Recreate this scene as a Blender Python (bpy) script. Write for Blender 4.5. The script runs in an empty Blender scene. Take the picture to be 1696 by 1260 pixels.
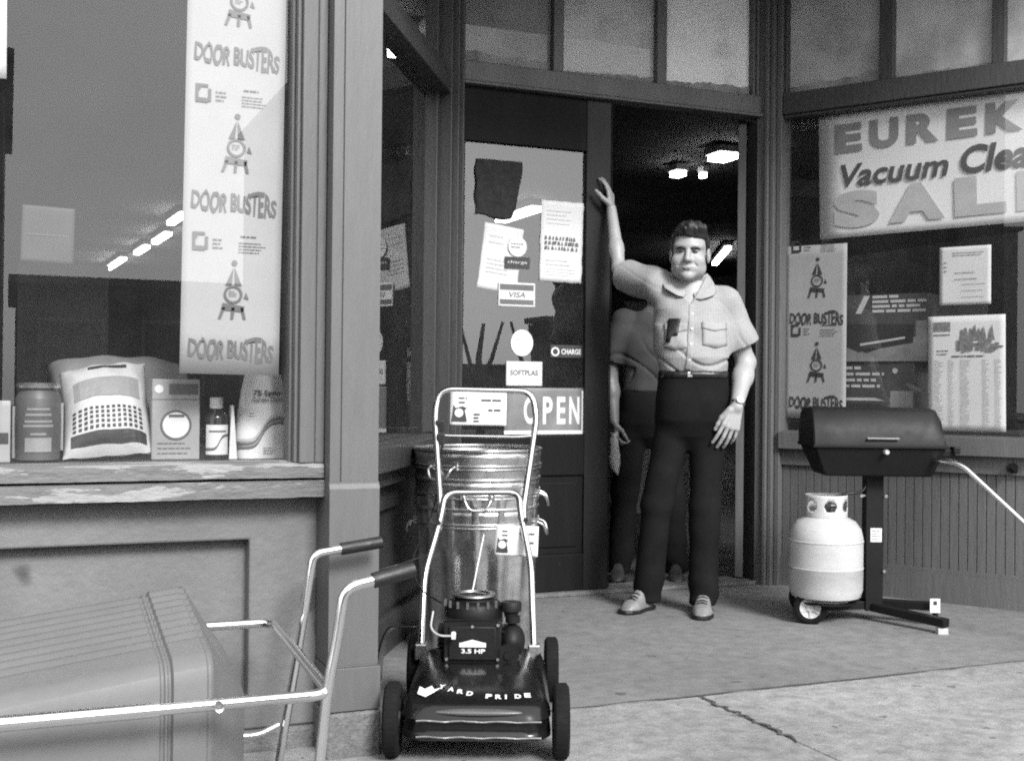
import bpy, bmesh, math, random
import numpy as np
from mathutils import Vector, Matrix, noise as mnoise
rad = math.radians
SC = bpy.context.scene
COL = SC.collection
random.seed(7)

# ---------------------------------------------------------------- camera
F_PX, PITCH, ROLL, YAW = 1986.74, .00589686, .00975827, .39841918
fw = Vector((math.sin(YAW)*math.cos(PITCH), math.cos(YAW)*math.cos(PITCH), math.sin(PITCH)))
r0 = Vector((math.cos(YAW), -math.sin(YAW), 0)); u0 = r0.cross(fw)
cr = r0*math.cos(ROLL)+u0*math.sin(ROLL); cu = -r0*math.sin(ROLL)+u0*math.cos(ROLL)
cam = bpy.data.cameras.new("camera"); camo = bpy.data.objects.new("camera", cam); COL.objects.link(camo)
cam.sensor_width = 36; cam.lens = 36*F_PX/1696; cam.clip_end = 600; cam.clip_start = .05
m = Matrix.Identity(4)
for i in range(3):
    m[i][0] = cr[i]; m[i][1] = cu[i]; m[i][2] = -fw[i]
m[2][3] = 1.0
camo.matrix_world = m
SC.camera = camo

# ---------------------------------------------------------------- sky, sun, exposure
SUN_EL, SUN_AZ = rad(36), rad(174)          # azimuth measured from +Y clockwise: behind the camera, from the right
W = bpy.data.worlds.new("World"); SC.world = W; W.use_nodes = True
nt = W.node_tree; nt.nodes.clear()
out = nt.nodes.new('ShaderNodeOutputWorld'); bg = nt.nodes.new('ShaderNodeBackground')
sky = nt.nodes.new('ShaderNodeTexSky'); sky.sky_type = 'NISHITA'; sky.sun_disc = False
sky.sun_elevation = SUN_EL; sky.sun_rotation = SUN_AZ; sky.dust_density = 1.5; sky.air_density = 1.5; sky.ozone_density = 1
bw = nt.nodes.new('ShaderNodeRGBToBW')
nt.links.new(sky.outputs[0], bw.inputs[0])   # a thin even overcast over the sky
ov = nt.nodes.new('ShaderNodeMath'); ov.operation = 'MULTIPLY_ADD'; ov.inputs[1].default_value = .3; ov.inputs[2].default_value = 4.2
nt.links.new(bw.outputs[0], ov.inputs[0]); nt.links.new(ov.outputs[0], bg.inputs[0])
bg.inputs[1].default_value = .14
nt.links.new(bg.outputs[0], out.inputs[0])
sl = bpy.data.lights.new("sun", 'SUN'); sl.energy = 1.5; sl.angle = rad(16); sl.color = (1, 1, 1)
so = bpy.data.objects.new("sun", sl); COL.objects.link(so)
sd = Vector((math.sin(SUN_AZ)*math.cos(SUN_EL)*-1 if False else -math.sin(-SUN_AZ)*math.cos(SUN_EL), math.cos(SUN_AZ)*math.cos(SUN_EL), math.sin(SUN_EL)))
so.rotation_euler = sd.to_track_quat('Z', 'Y').to_euler()
SC.view_settings.view_transform = 'Standard'; SC.view_settings.look = 'None'
SC.view_settings.exposure = 1.75; SC.view_settings.gamma = 1
SC.cycles.use_denoising = False
SC.cycles.max_bounces = 8; SC.cycles.transparent_max_bounces = 24
SC.cycles.caustics_reflective = False; SC.cycles.caustics_refractive = False
SC.cycles.filter_width = 2.0
SC.cycles.sample_clamp_indirect = 1.2; SC.cycles.sample_clamp_direct = 5

# ---------------------------------------------------------------- materials (a black and white photograph: every colour is a grey)
MATS = {}
def _n(nt, t, **kw):
    n = nt.nodes.new(t)
    for k, v in kw.items(): setattr(n, k, v)
    return n
def mat(name, v, rough=.6, var=.12, scale=6, metal=0, bump=0, bscale=80, stretch=(1,1,1), chips=None, spec=.5, fine=0, coat=0, spots=None, sheen=0, stripes=None):
    """grey procedural material: two octaves of tone variation, optional bump, paint chips (value, threshold, scale, stretch) and dark spots"""
    if name in MATS: return MATS[name]
    M = bpy.data.materials.new(name); M.use_nodes = True; nt = M.node_tree
    p = nt.nodes['Principled BSDF']; L = nt.links.new
    tc = _n(nt, 'ShaderNodeTexCoord'); mp = _n(nt, 'ShaderNodeMapping'); mp.inputs['Scale'].default_value = stretch
    L(tc.outputs['Object'], mp.inputs[0])
    def nz(sc, det=5, ro=.6, vec=None):
        n = _n(nt, 'ShaderNodeTexNoise'); n.inputs['Scale'].default_value = sc; n.inputs['Detail'].default_value = det; n.inputs['Roughness'].default_value = ro
        L(vec or mp.outputs[0], n.inputs['Vector']); return n
    def rng(sock, a, b, c, d):
        r = _n(nt, 'ShaderNodeMapRange'); r.inputs[1].default_value = a; r.inputs[2].default_value = b; r.inputs[3].default_value = c; r.inputs[4].default_value = d
        L(sock, r.inputs[0]); return r.outputs[0]
    def mth(op, a, b):
        n = _n(nt, 'ShaderNodeMath', operation=op)
        for i, x in enumerate((a, b)):
            if isinstance(x, (int, float)): n.inputs[i].default_value = x
            else: L(x, n.inputs[i])
        return n.outputs[0]
    val = rng(nz(scale).outputs[0], .3, .7, v*(1-var), v*(1+var))
    if fine:
        f = nz(scale*14, 3, .7); val = mth('MULTIPLY', val, rng(f.outputs[0], .3, .7, 1-fine, 1+fine))
    rsock = rng(nz(scale*2.3).outputs[0], .3, .7, max(.02, rough*.85), min(1, rough*1.15))
    if chips:
        cv, th, cs, cst = chips
        mp2 = _n(nt, 'ShaderNodeMapping'); mp2.inputs['Scale'].default_value = cst; L(tc.outputs['Object'], mp2.inputs[0])
        c = nz(cs, 8, .65, mp2.outputs[0]); k = rng(c.outputs[0], th, th+.02, 0, 1)
        val = mth('ADD', mth('MULTIPLY', val, mth('SUBTRACT', 1, k)), mth('MULTIPLY', k, cv))
    if spots:
        sv, th, cs = spots
        c = nz(cs, 2, .5); k = rng(c.outputs[0], th, th+.03, 0, 1)
        val = mth('ADD', mth('MULTIPLY', val, mth('SUBTRACT', 1, k)), mth('MULTIPLY', k, sv))
    if stripes:
        wv = _n(nt, 'ShaderNodeTexWave', wave_type='BANDS', bands_direction='X'); wv.inputs['Scale'].default_value = stripes[0]; L(tc.outputs['Object'], wv.inputs['Vector'])
        val = mth('MULTIPLY', val, rng(wv.outputs['Fac'], 0, 1, 1-stripes[1], 1+stripes[1]))
    cb = _n(nt, 'ShaderNodeCombineColor')
    for i in range(3): L(val, cb.inputs[i])
    L(cb.outputs[0], p.inputs['Base Color']); L(rsock, p.inputs['Roughness'])
    p.inputs['Metallic'].default_value = metal; p.inputs['Specular IOR Level'].default_value = spec
    p.inputs['Coat Weight'].default_value = coat; p.inputs['Coat Roughness'].default_value = .15
    if bump:
        b = _n(nt, 'ShaderNodeBump'); b.inputs['Strength'].default_value = bump; b.inputs['Distance'].default_value = .01
        L(nz(bscale, 6, .6).outputs[0], b.inputs['Height']); L(b.outputs[0], p.inputs['Normal'])
    MATS[name] = M; return M
def glass_mat(name, dirt=.03, tint=.93, f0=.085, dirt_glare_v=.3, lo=.3):
    M = bpy.data.materials.new(name); M.use_nodes = True; nt = M.node_tree; nt.nodes.clear(); L = nt.links.new
    o = _n(nt, 'ShaderNodeOutputMaterial'); tr = _n(nt, 'ShaderNodeBsdfTransparent'); tr.inputs[0].default_value = (tint,)*3+(1,)
    gl = _n(nt, 'ShaderNodeBsdfGlossy'); gl.inputs['Roughness'].default_value = .0; gl.inputs[0].default_value = (.97,)*3+(1,)
    lw = _n(nt, 'ShaderNodeLayerWeight'); lw.inputs[0].default_value = .5
    pw = _n(nt, 'ShaderNodeMath', operation='POWER'); pw.inputs[1].default_value = 5; L(lw.outputs['Facing'], pw.inputs[0])
    ma = _n(nt, 'ShaderNodeMath', operation='MULTIPLY_ADD'); ma.inputs[1].default_value = 1-f0; ma.inputs[2].default_value = f0; L(pw.outputs[0], ma.inputs[0])
    mx = _n(nt, 'ShaderNodeMixShader'); L(ma.outputs[0], mx.inputs[0]); L(tr.outputs[0], mx.inputs[1]); L(gl.outputs[0], mx.inputs[2])
    df = _n(nt, 'ShaderNodeBsdfDiffuse'); df.inputs[0].default_value = (dirt_glare_v,)*3+(1,)
    tc = _n(nt, 'ShaderNodeTexCoord'); nz = _n(nt, 'ShaderNodeTexNoise'); nz.inputs['Scale'].default_value = 3; nz.inputs['Detail'].default_value = 8; nz.inputs['Roughness'].default_value = .65
    L(tc.outputs['Object'], nz.inputs['Vector'])
    mr = _n(nt, 'ShaderNodeMapRange'); mr.inputs[1].default_value = .3; mr.inputs[2].default_value = .75; mr.inputs[3].default_value = dirt*lo; mr.inputs[4].default_value = dirt*1.7
    L(nz.outputs[0], mr.inputs[0])
    m2 = _n(nt, 'ShaderNodeMixShader'); L(mr.outputs[0], m2.inputs[0]); L(mx.outputs[0], m2.inputs[1]); L(df.outputs[0], m2.inputs[2])
    L(m2.outputs[0], o.inputs[0]); MATS[name] = M; return M
def emit_mat(name, s):
    M = bpy.data.materials.new(name); M.use_nodes = True; nt = M.node_tree; nt.nodes.clear()
    o = _n(nt, 'ShaderNodeOutputMaterial'); e = _n(nt, 'ShaderNodeEmission'); e.inputs[1].default_value = s
    nt.links.new(e.outputs[0], o.inputs[0]); MATS[name] = M; return M

# ---------------------------------------------------------------- object helpers
def tag(o, label, cat, group=None, kind=None):
    if label: o['label'] = label
    if cat: o['category'] = cat
    if group: o['group'] = group
    if kind: o['kind'] = kind
    return o
def thing(name, label, cat, loc=(0,0,0), rotz=0, group=None):
    o = bpy.data.objects.new(name, None); o.empty_display_size = .1; COL.objects.link(o)
    o.location = loc; o.rotation_euler = (0, 0, rotz)
    return tag(o, label, cat, group)
class MB:
    """collects shapes, then links them as ONE mesh object"""
    def __init__(s, M=None): s.bm = bmesh.new(); s.M = M or Matrix.Identity(4)
    def add(s, verts, faces, M=None):
        T = s.M @ M if M else s.M
        vs = [s.bm.verts.new(T @ Vector(v)) for v in verts]; fl = []
        for f in faces:
            try: fl.append(s.bm.faces.new([vs[i] for i in f]))
            except ValueError: pass
        return fl
    def box(s, x0, y0, z0, x1, y1, z1, M=None):
        v = [(x0,y0,z0),(x1,y0,z0),(x1,y1,z0),(x0,y1,z0),(x0,y0,z1),(x1,y0,z1),(x1,y1,z1),(x0,y1,z1)]
        s.add(v, [(3,2,1,0),(4,5,6,7),(0,1,5,4),(1,2,6,5),(2,3,7,6),(3,0,4,7)], M); return s
    def prism(s, pts, a0, a1, axis='y', M=None):
        """polygon given in the two other axes, extruded along axis from a0 to a1"""
        def P(p, a): return {'x': (a, p[0], p[1]), 'y': (p[0], a, p[1]), 'z': (p[0], p[1], a)}[axis]
        n = len(pts); v = [P(p, a0) for p in pts]+[P(p, a1) for p in pts]
        s.add(v, [tuple(range(n)), tuple(range(2*n-1, n-1, -1))]+[(i, n+i, n+(i+1) % n, (i+1) % n) for i in range(n)], M); return s
    def tube(s, pts, r, n=10, M=None, closed=False, cap=True):
        pts = [Vector(p) for p in pts]; N = len(pts); rs = r if isinstance(r, (list, tuple)) else [r]*N
        rings = []; up = None
        for i, p in enumerate(pts):
            if closed: t = (pts[(i+1) % N]-pts[i-1]).normalized()
            else: t = (pts[min(i+1, N-1)]-pts[max(i-1, 0)]).normalized()
            if up is None:
                up = Vector((0,0,1)) if abs(t.z) < .9 else Vector((1,0,0))
            a = t.cross(up).normalized(); b = a.cross(t).normalized(); up = b
            rings.append([p+(a*math.cos(2*math.pi*k/n)+b*math.sin(2*math.pi*k/n))*rs[i] for k in range(n)])
        v = [q for R in rings for q in R]; f = []
        for i in range(N if closed else N-1):
            j = (i+1) % N
            for k in range(n): f.append((i*n+k, i*n+(k+1) % n, j*n+(k+1) % n, j*n+k))
        if cap and not closed: f += [tuple(range(n-1, -1, -1)), tuple((N-1)*n+k for k in range(n))]
        s.add(v, f, M); return s
    def cyl(s, p0, p1, r, r1=None, n=20, M=None): return s.tube([p0, p1], [r, r if r1 is None else r1], n, M)
    def lathe(s, prof, n=40, M=None, a0=0, a1=2*math.pi, capends=False):
        """profile of (radius, z) spun round z"""
        full = abs(a1-a0-2*math.pi) < 1e-6; cnt = n if full else n+1
        v = []; f = []
        for k in range(cnt):
            a = a0+(a1-a0)*k/n
            v += [(r*math.cos(a), r*math.sin(a), z) for r, z in prof]
        P = len(prof)
        for k in range(n):
            j = (k+1) % cnt
            for i in range(P-1): f.append((k*P+i, j*P+i, j*P+i+1, k*P+i+1))
        s.add(v, f, M); return s
    def sphere(s, c, r, M=None, n=16, sc=(1,1,1)):
        prof = [(math.sin(math.pi*i/n), -math.cos(math.pi*i/n)) for i in range(n+1)]
        T = Matrix.Translation(c) @ Matrix.Diagonal((r*sc[0], r*sc[1], r*sc[2], 1))
        return s.lathe(prof, 2*n, (M @ T) if M else T)
    def grid(s, fn, nu, nv, M=None, wrap=False):
        """fn(i/nu, j/nv) -> point"""
        v = [fn(i/nu, j/nv) for i in range(nu+1) for j in range(nv+1)]
        s.add(v, [(i*(nv+1)+j, (i+1)*(nv+1)+j, (i+1)*(nv+1)+j+1, i*(nv+1)+j+1) for i in range(nu) for j in range(nv)], M); return s
    def text(s, body, w, M, h=None, warp=None, bold=0, shear=0, align='L', space=1, proud=0):
        """lettering w wide (and h high), laid flat on the local x-z plane of M"""
        vs, fs = text_mesh(body, bold, shear, space)
        if not len(vs): return s
        x0, x1 = vs[:,0].min(), vs[:,0].max(); y0, y1 = vs[:,1].min(), vs[:,1].max()
        k = w/(x1-x0); ky = (h/(y1-y0)) if h else k
        out = []
        for x, y in vs:
            X = (x-x0)*k; Y = (y-y0)*ky
            if warp: X, Y = warp(X/w, Y/(h or (y1-y0)*k)); X *= w; Y *= (h or (y1-y0)*k)
            out.append((X, -proud, Y))
        s.add(out, fs, M); return s
    def build(s, name, mt, parent=None, bevel=0, smooth=None, seg=2, origin=None, weld=True, solid=0, subd=0):
        bm = s.bm
        if weld: bmesh.ops.remove_doubles(bm, verts=bm.verts, dist=1e-5)
        bmesh.ops.recalc_face_normals(bm, faces=bm.faces)
        me = bpy.data.meshes.new(name)
        off = None
        if parent is not None and parent.get('_w'): off = parent.location
        if origin is not None: off = Vector(origin)
        if off is not None: bmesh.ops.translate(bm, vec=-Vector(off), verts=bm.verts)
        bm.to_mesh(me); bm.free(); me.materials.append(mt)
        o = bpy.data.objects.new(name, me); COL.objects.link(o)
        if parent is not None: o.parent = parent
        elif origin is not None: o.location = origin
        if solid:
            md = o.modifiers.new('s', 'SOLIDIFY'); md.thickness = solid; md.offset = 0
        if bevel:
            md = o.modifiers.new('b', 'BEVEL'); md.width = bevel; md.segments = seg; md.limit_method = 'ANGLE'; md.angle_limit = rad(40)
        if subd:
            md = o.modifiers.new('u', 'SUBSURF'); md.levels = subd; md.render_levels = subd
        if smooth is not None:
            me.polygons.foreach_set('use_smooth', [True]*len(me.polygons))
            try:
                me.set_sharp_from_angle(angle=rad(smooth))
            except Exception: pass
        return o
_T = {}
def text_mesh(body, bold=0, shear=0, space=1):
    key = (body, bold, shear, space)
    if key in _T: return _T[key]
    cu_ = bpy.data.curves.new('t', 'FONT'); cu_.body = body; cu_.offset = bold; cu_.shear = shear; cu_.space_character = space; cu_.resolution_u = 4
    cu_.fill_mode = 'FRONT' if hasattr(cu_, 'fill_mode') else cu_.fill_mode
    o = bpy.data.objects.new('t', cu_); me = o.to_mesh()
    vs = np.array([v.co[:2] for v in me.vertices]); fs = [tuple(p.vertices) for p in me.polygons]
    o.to_mesh_clear(); bpy.data.objects.remove(o); bpy.data.curves.remove(cu_)
    _T[key] = (vs, fs); return _T[key]
def bend(pts, r=.04, n=6):
    """round the corners of a polyline"""
    pts = [Vector(p) for p in pts]; out = [pts[0]]
    for i in range(1, len(pts)-1):
        a, b, c = pts[i-1], pts[i], pts[i+1]
        d0 = (a-b); d1 = (c-b); k = min(r, d0.length*.48, d1.length*.48)
        p0 = b+d0.normalized()*k; p1 = b+d1.normalized()*k
        for j in range(n+1):
            t = j/n; out.append(p0*(1-t)**2+b*2*t*(1-t)+p1*t*t)
    out.append(pts[-1]); return out
def frame(o, x, y=None):
    x = Vector(x).normalized(); z = Vector((0,0,1)); y = z.cross(x)
    M = Matrix.Identity(4)
    for i in range(3): M[i][0] = x[i]; M[i][1] = y[i]; M[i][2] = z[i]; M[i][3] = o[i]
    return M
def copy_tree(o, parent=None):
    c = o.copy(); COL.objects.link(c); c.parent = parent
    for ch in o.children: copy_tree(ch, c)
    return c
# ================================================================ materials in use
m_facade = mat('facade_paint', .13, .55, .2, 2.6, fine=.05, bump=.25, bscale=45, chips=(.33, .735, 5, (1,1,.35)), spots=(.06, .69, 4))
m_pil = mat('pilaster_paint', .09, .5, .13, 3, fine=.06, bump=.2, bscale=60, stretch=(1,1,.12), chips=(.34, .70, 9, (1.5,1.5,.12)), spots=(.09, .73, 9))
m_sill = mat('sill_paint', .11, .7, .25, 3, fine=.12, bump=.6, bscale=50, stretch=(.3,1,1), chips=(.24, .53, 8, (.4,2,2.6)), spots=(.05, .66, 7))
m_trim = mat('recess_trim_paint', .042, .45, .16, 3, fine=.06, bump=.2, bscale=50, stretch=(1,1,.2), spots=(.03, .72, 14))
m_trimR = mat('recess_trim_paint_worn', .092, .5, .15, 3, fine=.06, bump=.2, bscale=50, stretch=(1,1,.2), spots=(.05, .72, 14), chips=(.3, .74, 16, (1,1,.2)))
m_wains = mat('wainscot_paint', .098, .5, .16, 4, fine=.05, bump=.25, bscale=50, stretch=(1,1,.15), spots=(.05, .72, 20))
m_door = mat('door_varnish', .012, .5, .3, 2, fine=.1, bump=.1, bscale=60, stretch=(1,1,.12), spots=(.1, .77, 30), spec=.08)
m_stile = mat('door_stile_varnish', .022, .4, .3, 2, fine=.1, bump=.15, bscale=60, stretch=(1,1,.1), spec=.15)
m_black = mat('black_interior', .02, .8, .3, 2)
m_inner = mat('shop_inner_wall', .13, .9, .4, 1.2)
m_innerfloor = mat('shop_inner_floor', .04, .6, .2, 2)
m_stone = mat('plinth_concrete', .13, .85, .3, 9, fine=.25, bump=.8, bscale=60)
m_walk = mat('sidewalk_concrete', .21, .9, .24, 1.3, fine=.3, bump=.45, bscale=110, spots=(.10, .675, 19))
m_entry = mat('entry_concrete', .15, .85, .2, 1.1, fine=.22, bump=.25, bscale=120, spots=(.075, .71, 11))
m_asph = mat('asphalt', .06, .95, .2, 2, bump=.4, bscale=150)
m_far = mat('far_wall', .045, .85, .25, .4)
m_far2 = mat('far_wall_pale', .16, .85, .2, .5)
m_glass = glass_mat('shop_glass', .03, f0=.05)
m_glassd = glass_mat('door_glass', .05)
m_tg1 = glass_mat('transom_glass_dark', .6, .6, .07, .26, .6)  # dirty panes; their tones step up left to right as painted sky reflection
m_tg2 = glass_mat('transom_glass_grimy_glare', .75, .5, .07, .58, .7)
m_tg3 = glass_mat('transom_glass_sky_glare', .9, .5, .07, .85, .75)  # brightest step: sky reflection put into the pane colour
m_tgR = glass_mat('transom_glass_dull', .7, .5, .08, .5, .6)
m_lamp = emit_mat('fluorescent_tube', 5)

# ================================================================ the ground
g = MB(); g.box(-60, -60, -.5, 70, 60, -.152); tag(g.build('ground', m_asph), 'dark asphalt ground spreading round the shop and the street', 'ground', kind='structure')
b = MB(); b.box(-40, -9.5, -.3, 50, -1.2, -.14); tag(b.build('road', m_asph), 'asphalt road running past the shop', 'road', kind='structure')
# sidewalk slabs with real joints
b = MB()
xs = [-7.9, -4.9, -2.9, -.9, 2.09, 3.99+1.1, 8.1, 11, 14]
for i in range(len(xs)-1):
    for (y0, y1) in ((-1.1, 1.05), (1.058, 3.372)):
        b.box(xs[i]+.002, y0, -.3, xs[i+1]-.002, y1, 0)
o = b.build('sidewalk', m_walk, bevel=.006); tag(o, 'pale concrete sidewalk with joints and stains', 'sidewalk', kind='structure')
b = MB(); b.box(-8, -1.25, -.3, 14, -1.106, -.004); tag(b.build('kerb', m_walk, bevel=.015), 'concrete kerb between sidewalk and road', 'kerb', kind='structure')
wk = o
b = MB(); b.box(.9, 3.378, -.3, 4.9, 5.29, .002); o = b.build('entry_floor', m_entry); tag(o, 'darker concrete floor of the recessed entry', 'floor', kind='structure')
b = MB(); b.box(-40, -13, -.3, 50, -9.5, 0); tag(b.build('far_pavement', m_walk), 'sidewalk across the road', 'sidewalk', kind='structure')
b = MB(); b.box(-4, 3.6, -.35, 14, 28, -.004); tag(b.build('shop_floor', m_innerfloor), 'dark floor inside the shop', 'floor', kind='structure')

# crack in the sidewalk
def ribbon(name, pts, w, mt, z=.0035):
    b = MB(); vs = []; 
    for i, (x, y) in enumerate(pts):
        a = Vector((*pts[max(i-1,0)], 0)); c = Vector((*pts[min(i+1,len(pts)-1)], 0)); t = (c-a).normalized(); n = Vector((-t.y, t.x, 0))
        ww = w*(.5+random.random())*(.3 if i in (0, len(pts)-1) else 1)
        vs += [Vector((x, y, z))+n*ww, Vector((x, y, z))-n*ww]
    b.add(vs, [(2*i, 2*i+1, 2*i+3, 2*i+2) for i in range(len(pts)-1)]); o = b.build(name, mt, wk, solid=.002); return o
m_crack = mat('crack_dirt', .05, .95, .3, 20)
rj = random.Random(3)
ribbon('crack', [(2.09+rj.uniform(-.016,.016), 3.372-.022*i) for i in range(26)], .0055, m_crack)
ribbon('crack', [(1.0+.09*i, 3.375+rj.uniform(-.006,.006)) for i in range(44)], .002, m_crack)

# ================================================================ the storefront, one building with its parts
BL = thing('storefront', 'old painted wooden shopfront with recessed double door between angled display windows', 'shop building', (2.2, 3.3, 0)); BL['_w'] = 1
FRT = frame((3.64, 5.25, 0), (.522, -.853, 0)); FLT = frame((1.86, 5.25, 0), (.522, .853, 0)); FDR = Matrix.Translation((0, 5.25, 0)); FAC = Matrix.Identity(4)
def bx(name, mt, M, boxes, parent=BL, bevel=.004, **k):
    b = MB(M)
    for q in boxes: b.box(*q)
    o = b.build(name, mt, parent, bevel=bevel, **k); return o
# --- left facade: bulkhead with a recessed panel, sill, fluted frame, pilaster
b = MB(); b.box(-1.6, 3.352, 0.06, .64, 3.4, .6)
b.prism([(-1.6, .60), (-1.6, .578), (.615, .578), (.615, .15), (-1.6, .15), (-1.6, .06), (.805, .06), (.805, .692), (-1.6, .692)], 3.30, 3.351, 'y')
b.build('bulkhead', m_facade, BL, bevel=.006)
bx('foundation', m_stone, FAC, [(-1.6, 3.285, -.05, .803, 3.42, .058)], bevel=.01)
# the weathered sill: wavy, chipped front edges in two steps
b = MB()
def sill(z0, z1, yf, yb, x0, x1, amp, n=120):
    def fn(u, v):
        x = x0+(x1-x0)*u; k = v*4
        w = amp*(mnoise.noise((x*9, z0*7, 3))+.6*mnoise.noise((x*31, z0*5, 9)))
        pts = [(yb, z0), (yf+w, z0+.004+w*.5), (yf+w*.7, z1-.006+w*.3), (yf+.012, z1), (yb, z1+.004)]
        i = min(int(k), 3); f = k-i
        return (x, pts[i][0]*(1-f)+pts[i+1][0]*f, pts[i][1]*(1-f)+pts[i+1][1]*f)
    b.grid(fn, n, 4); b.add([fn(1, j/4) for j in range(5)], [(0,1,2,3,4)]); b.add([fn(0, j/4) for j in range(5)], [(4,3,2,1,0)])
sill(.694, .742, 3.215, 3.34, -1.6, .802, .004); sill(.746, .788, 3.225, 3.34, -1.6, .802, .003)
b.build('window_sill', m_sill, BL, smooth=35)
W1 = MB()   # fluted moulding right of the window, then the frame edge
for x0, x1, y in ((.718, .726, 3.29), (.726, .736, 3.258), (.736, .776, 3.234), (.776, .779, 3.2365), (.779, .803, 3.232)): W1.box(x0, y, .79, x1, 3.36, 3.2)
W1.box(-1.6, 3.26, 3.2, .803, 3.36, 3.34)
fr = W1.build('display_window', m_pil, BL, bevel=.004)
P = lambda name, mt, M, q, par: bx(name, mt, M, [q], par, 0)
b = MB(); b.box(-1.6, 3.24, .79, -.42, 3.36, 3.2); b.build('light_blocking_pier', m_facade, BL, bevel=.006)  # off-view wall added to keep street light out of the right window's reflection
b = MB(); b.box(-.46, 3.37, .787, -.42, 4.2, 3.3); b.build('light_blocking_panel', m_black, BL)  # unseen black panel added to stop street light passing through the display
b = MB(); b.add([(-.42, 3.325, .79), (.72, 3.325, .79), (.72, 3.325, 3.2), (-.42, 3.325, 3.2)], [(0,1,2,3)]); 
gp = b.build('pane', m_glass, BL); gp.parent = fr
b = MB()
for x0, x1, y in ((.805, .834, 3.174), (.834, .836, 3.1752), (.836, .940, 3.17)): b.box(x0, y, .74, x1, 3.5, 3.3)
b.box(.803, 3.162, .245, .942, 3.5, .722); b.box(.80, 3.15, .125, .946, 3.5, .24)
b.prism([(3.162, .722), (3.17, .735), (3.17, .74), (3.5, .74), (3.5, .722)], .803, .943, 'x')
b.box(.806, 3.163, .2401, .94, 3.5, .2449)
pil = b.build('pilaster', m_pil, BL, bevel=.003)
o = bx('plinth', m_stone, FAC, [(.797, 3.145, -.05, .949, 3.5, .121)], BL, .008); o.parent = pil
# --- upper wall and soffit
b = MB(); b.box(-8, 3.26, 3.34, 14, 3.6, 7.2); b.box(-8, 3.12, 3.5, 14, 3.26, 3.62); b.box(-8, 3.0, 6.9, 14, 3.26, 7.2)
b.build('upper_wall', m_far2, BL, bevel=.01)
b = MB(); b.prism([(.7, 3.5), (5.0, 3.5), (5.0, 3.6), (3.75, 5.45), (1.75, 5.45), (.7, 3.75)], 3.31, 3.345, 'z'); b.build('soffit', m_far2, BL)
# --- right facade beyond the recess and left end, plain
b = MB(); b.box(4.72, 3.17, .13, 4.86, 3.5, 3.3); b.box(4.70, 3.15, 0, 4.88, 3.5, .13); b.build('pilaster', m_pil, BL, bevel=.004)
b = MB(); b.box(4.86, 3.30, 0, 9, 3.4, .69); b.box(4.86, 3.22, .695, 9, 3.4, .79); b.box(4.86, 3.26, 3.2, 9, 3.36, 3.34); b.box(8.9, 3.24, .79, 9, 3.36, 3.2); b.build('bulkhead', m_facade, BL, bevel=.006)
b = MB(); b.add([(4.86, 3.325, .79), (8.9, 3.325, .79), (8.9, 3.325, 3.2), (4.86, 3.325, 3.2)], [(0,1,2,3)]); b.build('pane', m_glass, BL)
for x0, x1 in ((-8, -1.6), (9, 14)):
    b = MB(); b.box(x0, 3.2, 0, x1, 3.6, 3.34); b.build('side_wall', m_facade, BL)
# --- left splay
X1 = -2.03
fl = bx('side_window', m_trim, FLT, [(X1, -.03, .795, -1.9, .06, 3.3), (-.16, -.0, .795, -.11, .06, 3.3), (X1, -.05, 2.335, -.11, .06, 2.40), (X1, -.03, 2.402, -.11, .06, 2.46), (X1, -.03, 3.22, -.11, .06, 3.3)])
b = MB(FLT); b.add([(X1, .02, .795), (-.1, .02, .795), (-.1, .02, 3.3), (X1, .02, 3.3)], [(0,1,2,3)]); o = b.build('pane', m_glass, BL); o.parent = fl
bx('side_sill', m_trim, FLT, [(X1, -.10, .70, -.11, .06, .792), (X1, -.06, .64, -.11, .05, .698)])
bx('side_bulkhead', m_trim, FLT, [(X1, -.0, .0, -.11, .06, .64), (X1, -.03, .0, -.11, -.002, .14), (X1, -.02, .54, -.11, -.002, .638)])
def corner_post(M, sg, mt):
    b = MB(M); a = lambda u, v: (min(sg*u, sg*v), max(sg*u, sg*v))
    for u0, u1, y0 in ((-.02, .028, -.085), (.03, .05, -.10), (.052, .075, -.082), (.077, .105, -.055)):
        x0, x1 = a(u0, u1); b.box(x0, y0, 0, x1, .06, 3.3)
    return b.build('corner_post', mt, BL, bevel=.004)
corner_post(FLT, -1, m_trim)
# --- door wall: transom bar, transom lights
b = MB(FDR)
b.box(1.862, -.05, 2.422, 3.625, .05, 2.515); b.box(1.862, -.065, 2.405, 3.625, .03, 2.42)
for x0, x1 in ((1.85, 1.886), (2.398, 2.452), (2.966, 3.021), (3.530, 3.63)): b.box(x0, -.03, 2.517, x1, .05, 3.3)
b.box(3.545, -.045, 2.517, 3.56, -.031, 3.3)
tw = b.build('transom_window', m_trimR, BL, bevel=.004)
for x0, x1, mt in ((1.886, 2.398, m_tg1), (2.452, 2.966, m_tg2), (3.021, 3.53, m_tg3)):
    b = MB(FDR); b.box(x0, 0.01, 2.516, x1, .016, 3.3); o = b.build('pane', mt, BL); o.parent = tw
    if mt is m_tg1: o['label'] = 'dark grimy transom pane with the least sky reflection in its colour'
    if mt is m_tg3: o['label'] = 'bright transom pane with sky reflection put into its colour'
m_band = mat('pale_bottom_band', .26, .9, .5, 9, fine=.3)  # paler strip with a wavy top along the pane bottoms
def bottom_band(M, x0, x1, z0, h, seed, slope=0):
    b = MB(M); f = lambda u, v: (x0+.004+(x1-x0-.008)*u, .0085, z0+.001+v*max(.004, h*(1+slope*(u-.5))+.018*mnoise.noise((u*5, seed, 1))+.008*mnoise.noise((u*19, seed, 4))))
    b.grid(f, 60, 1); o = b.build('pale_pane_band', m_band, BL, solid=.0006); return o
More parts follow.
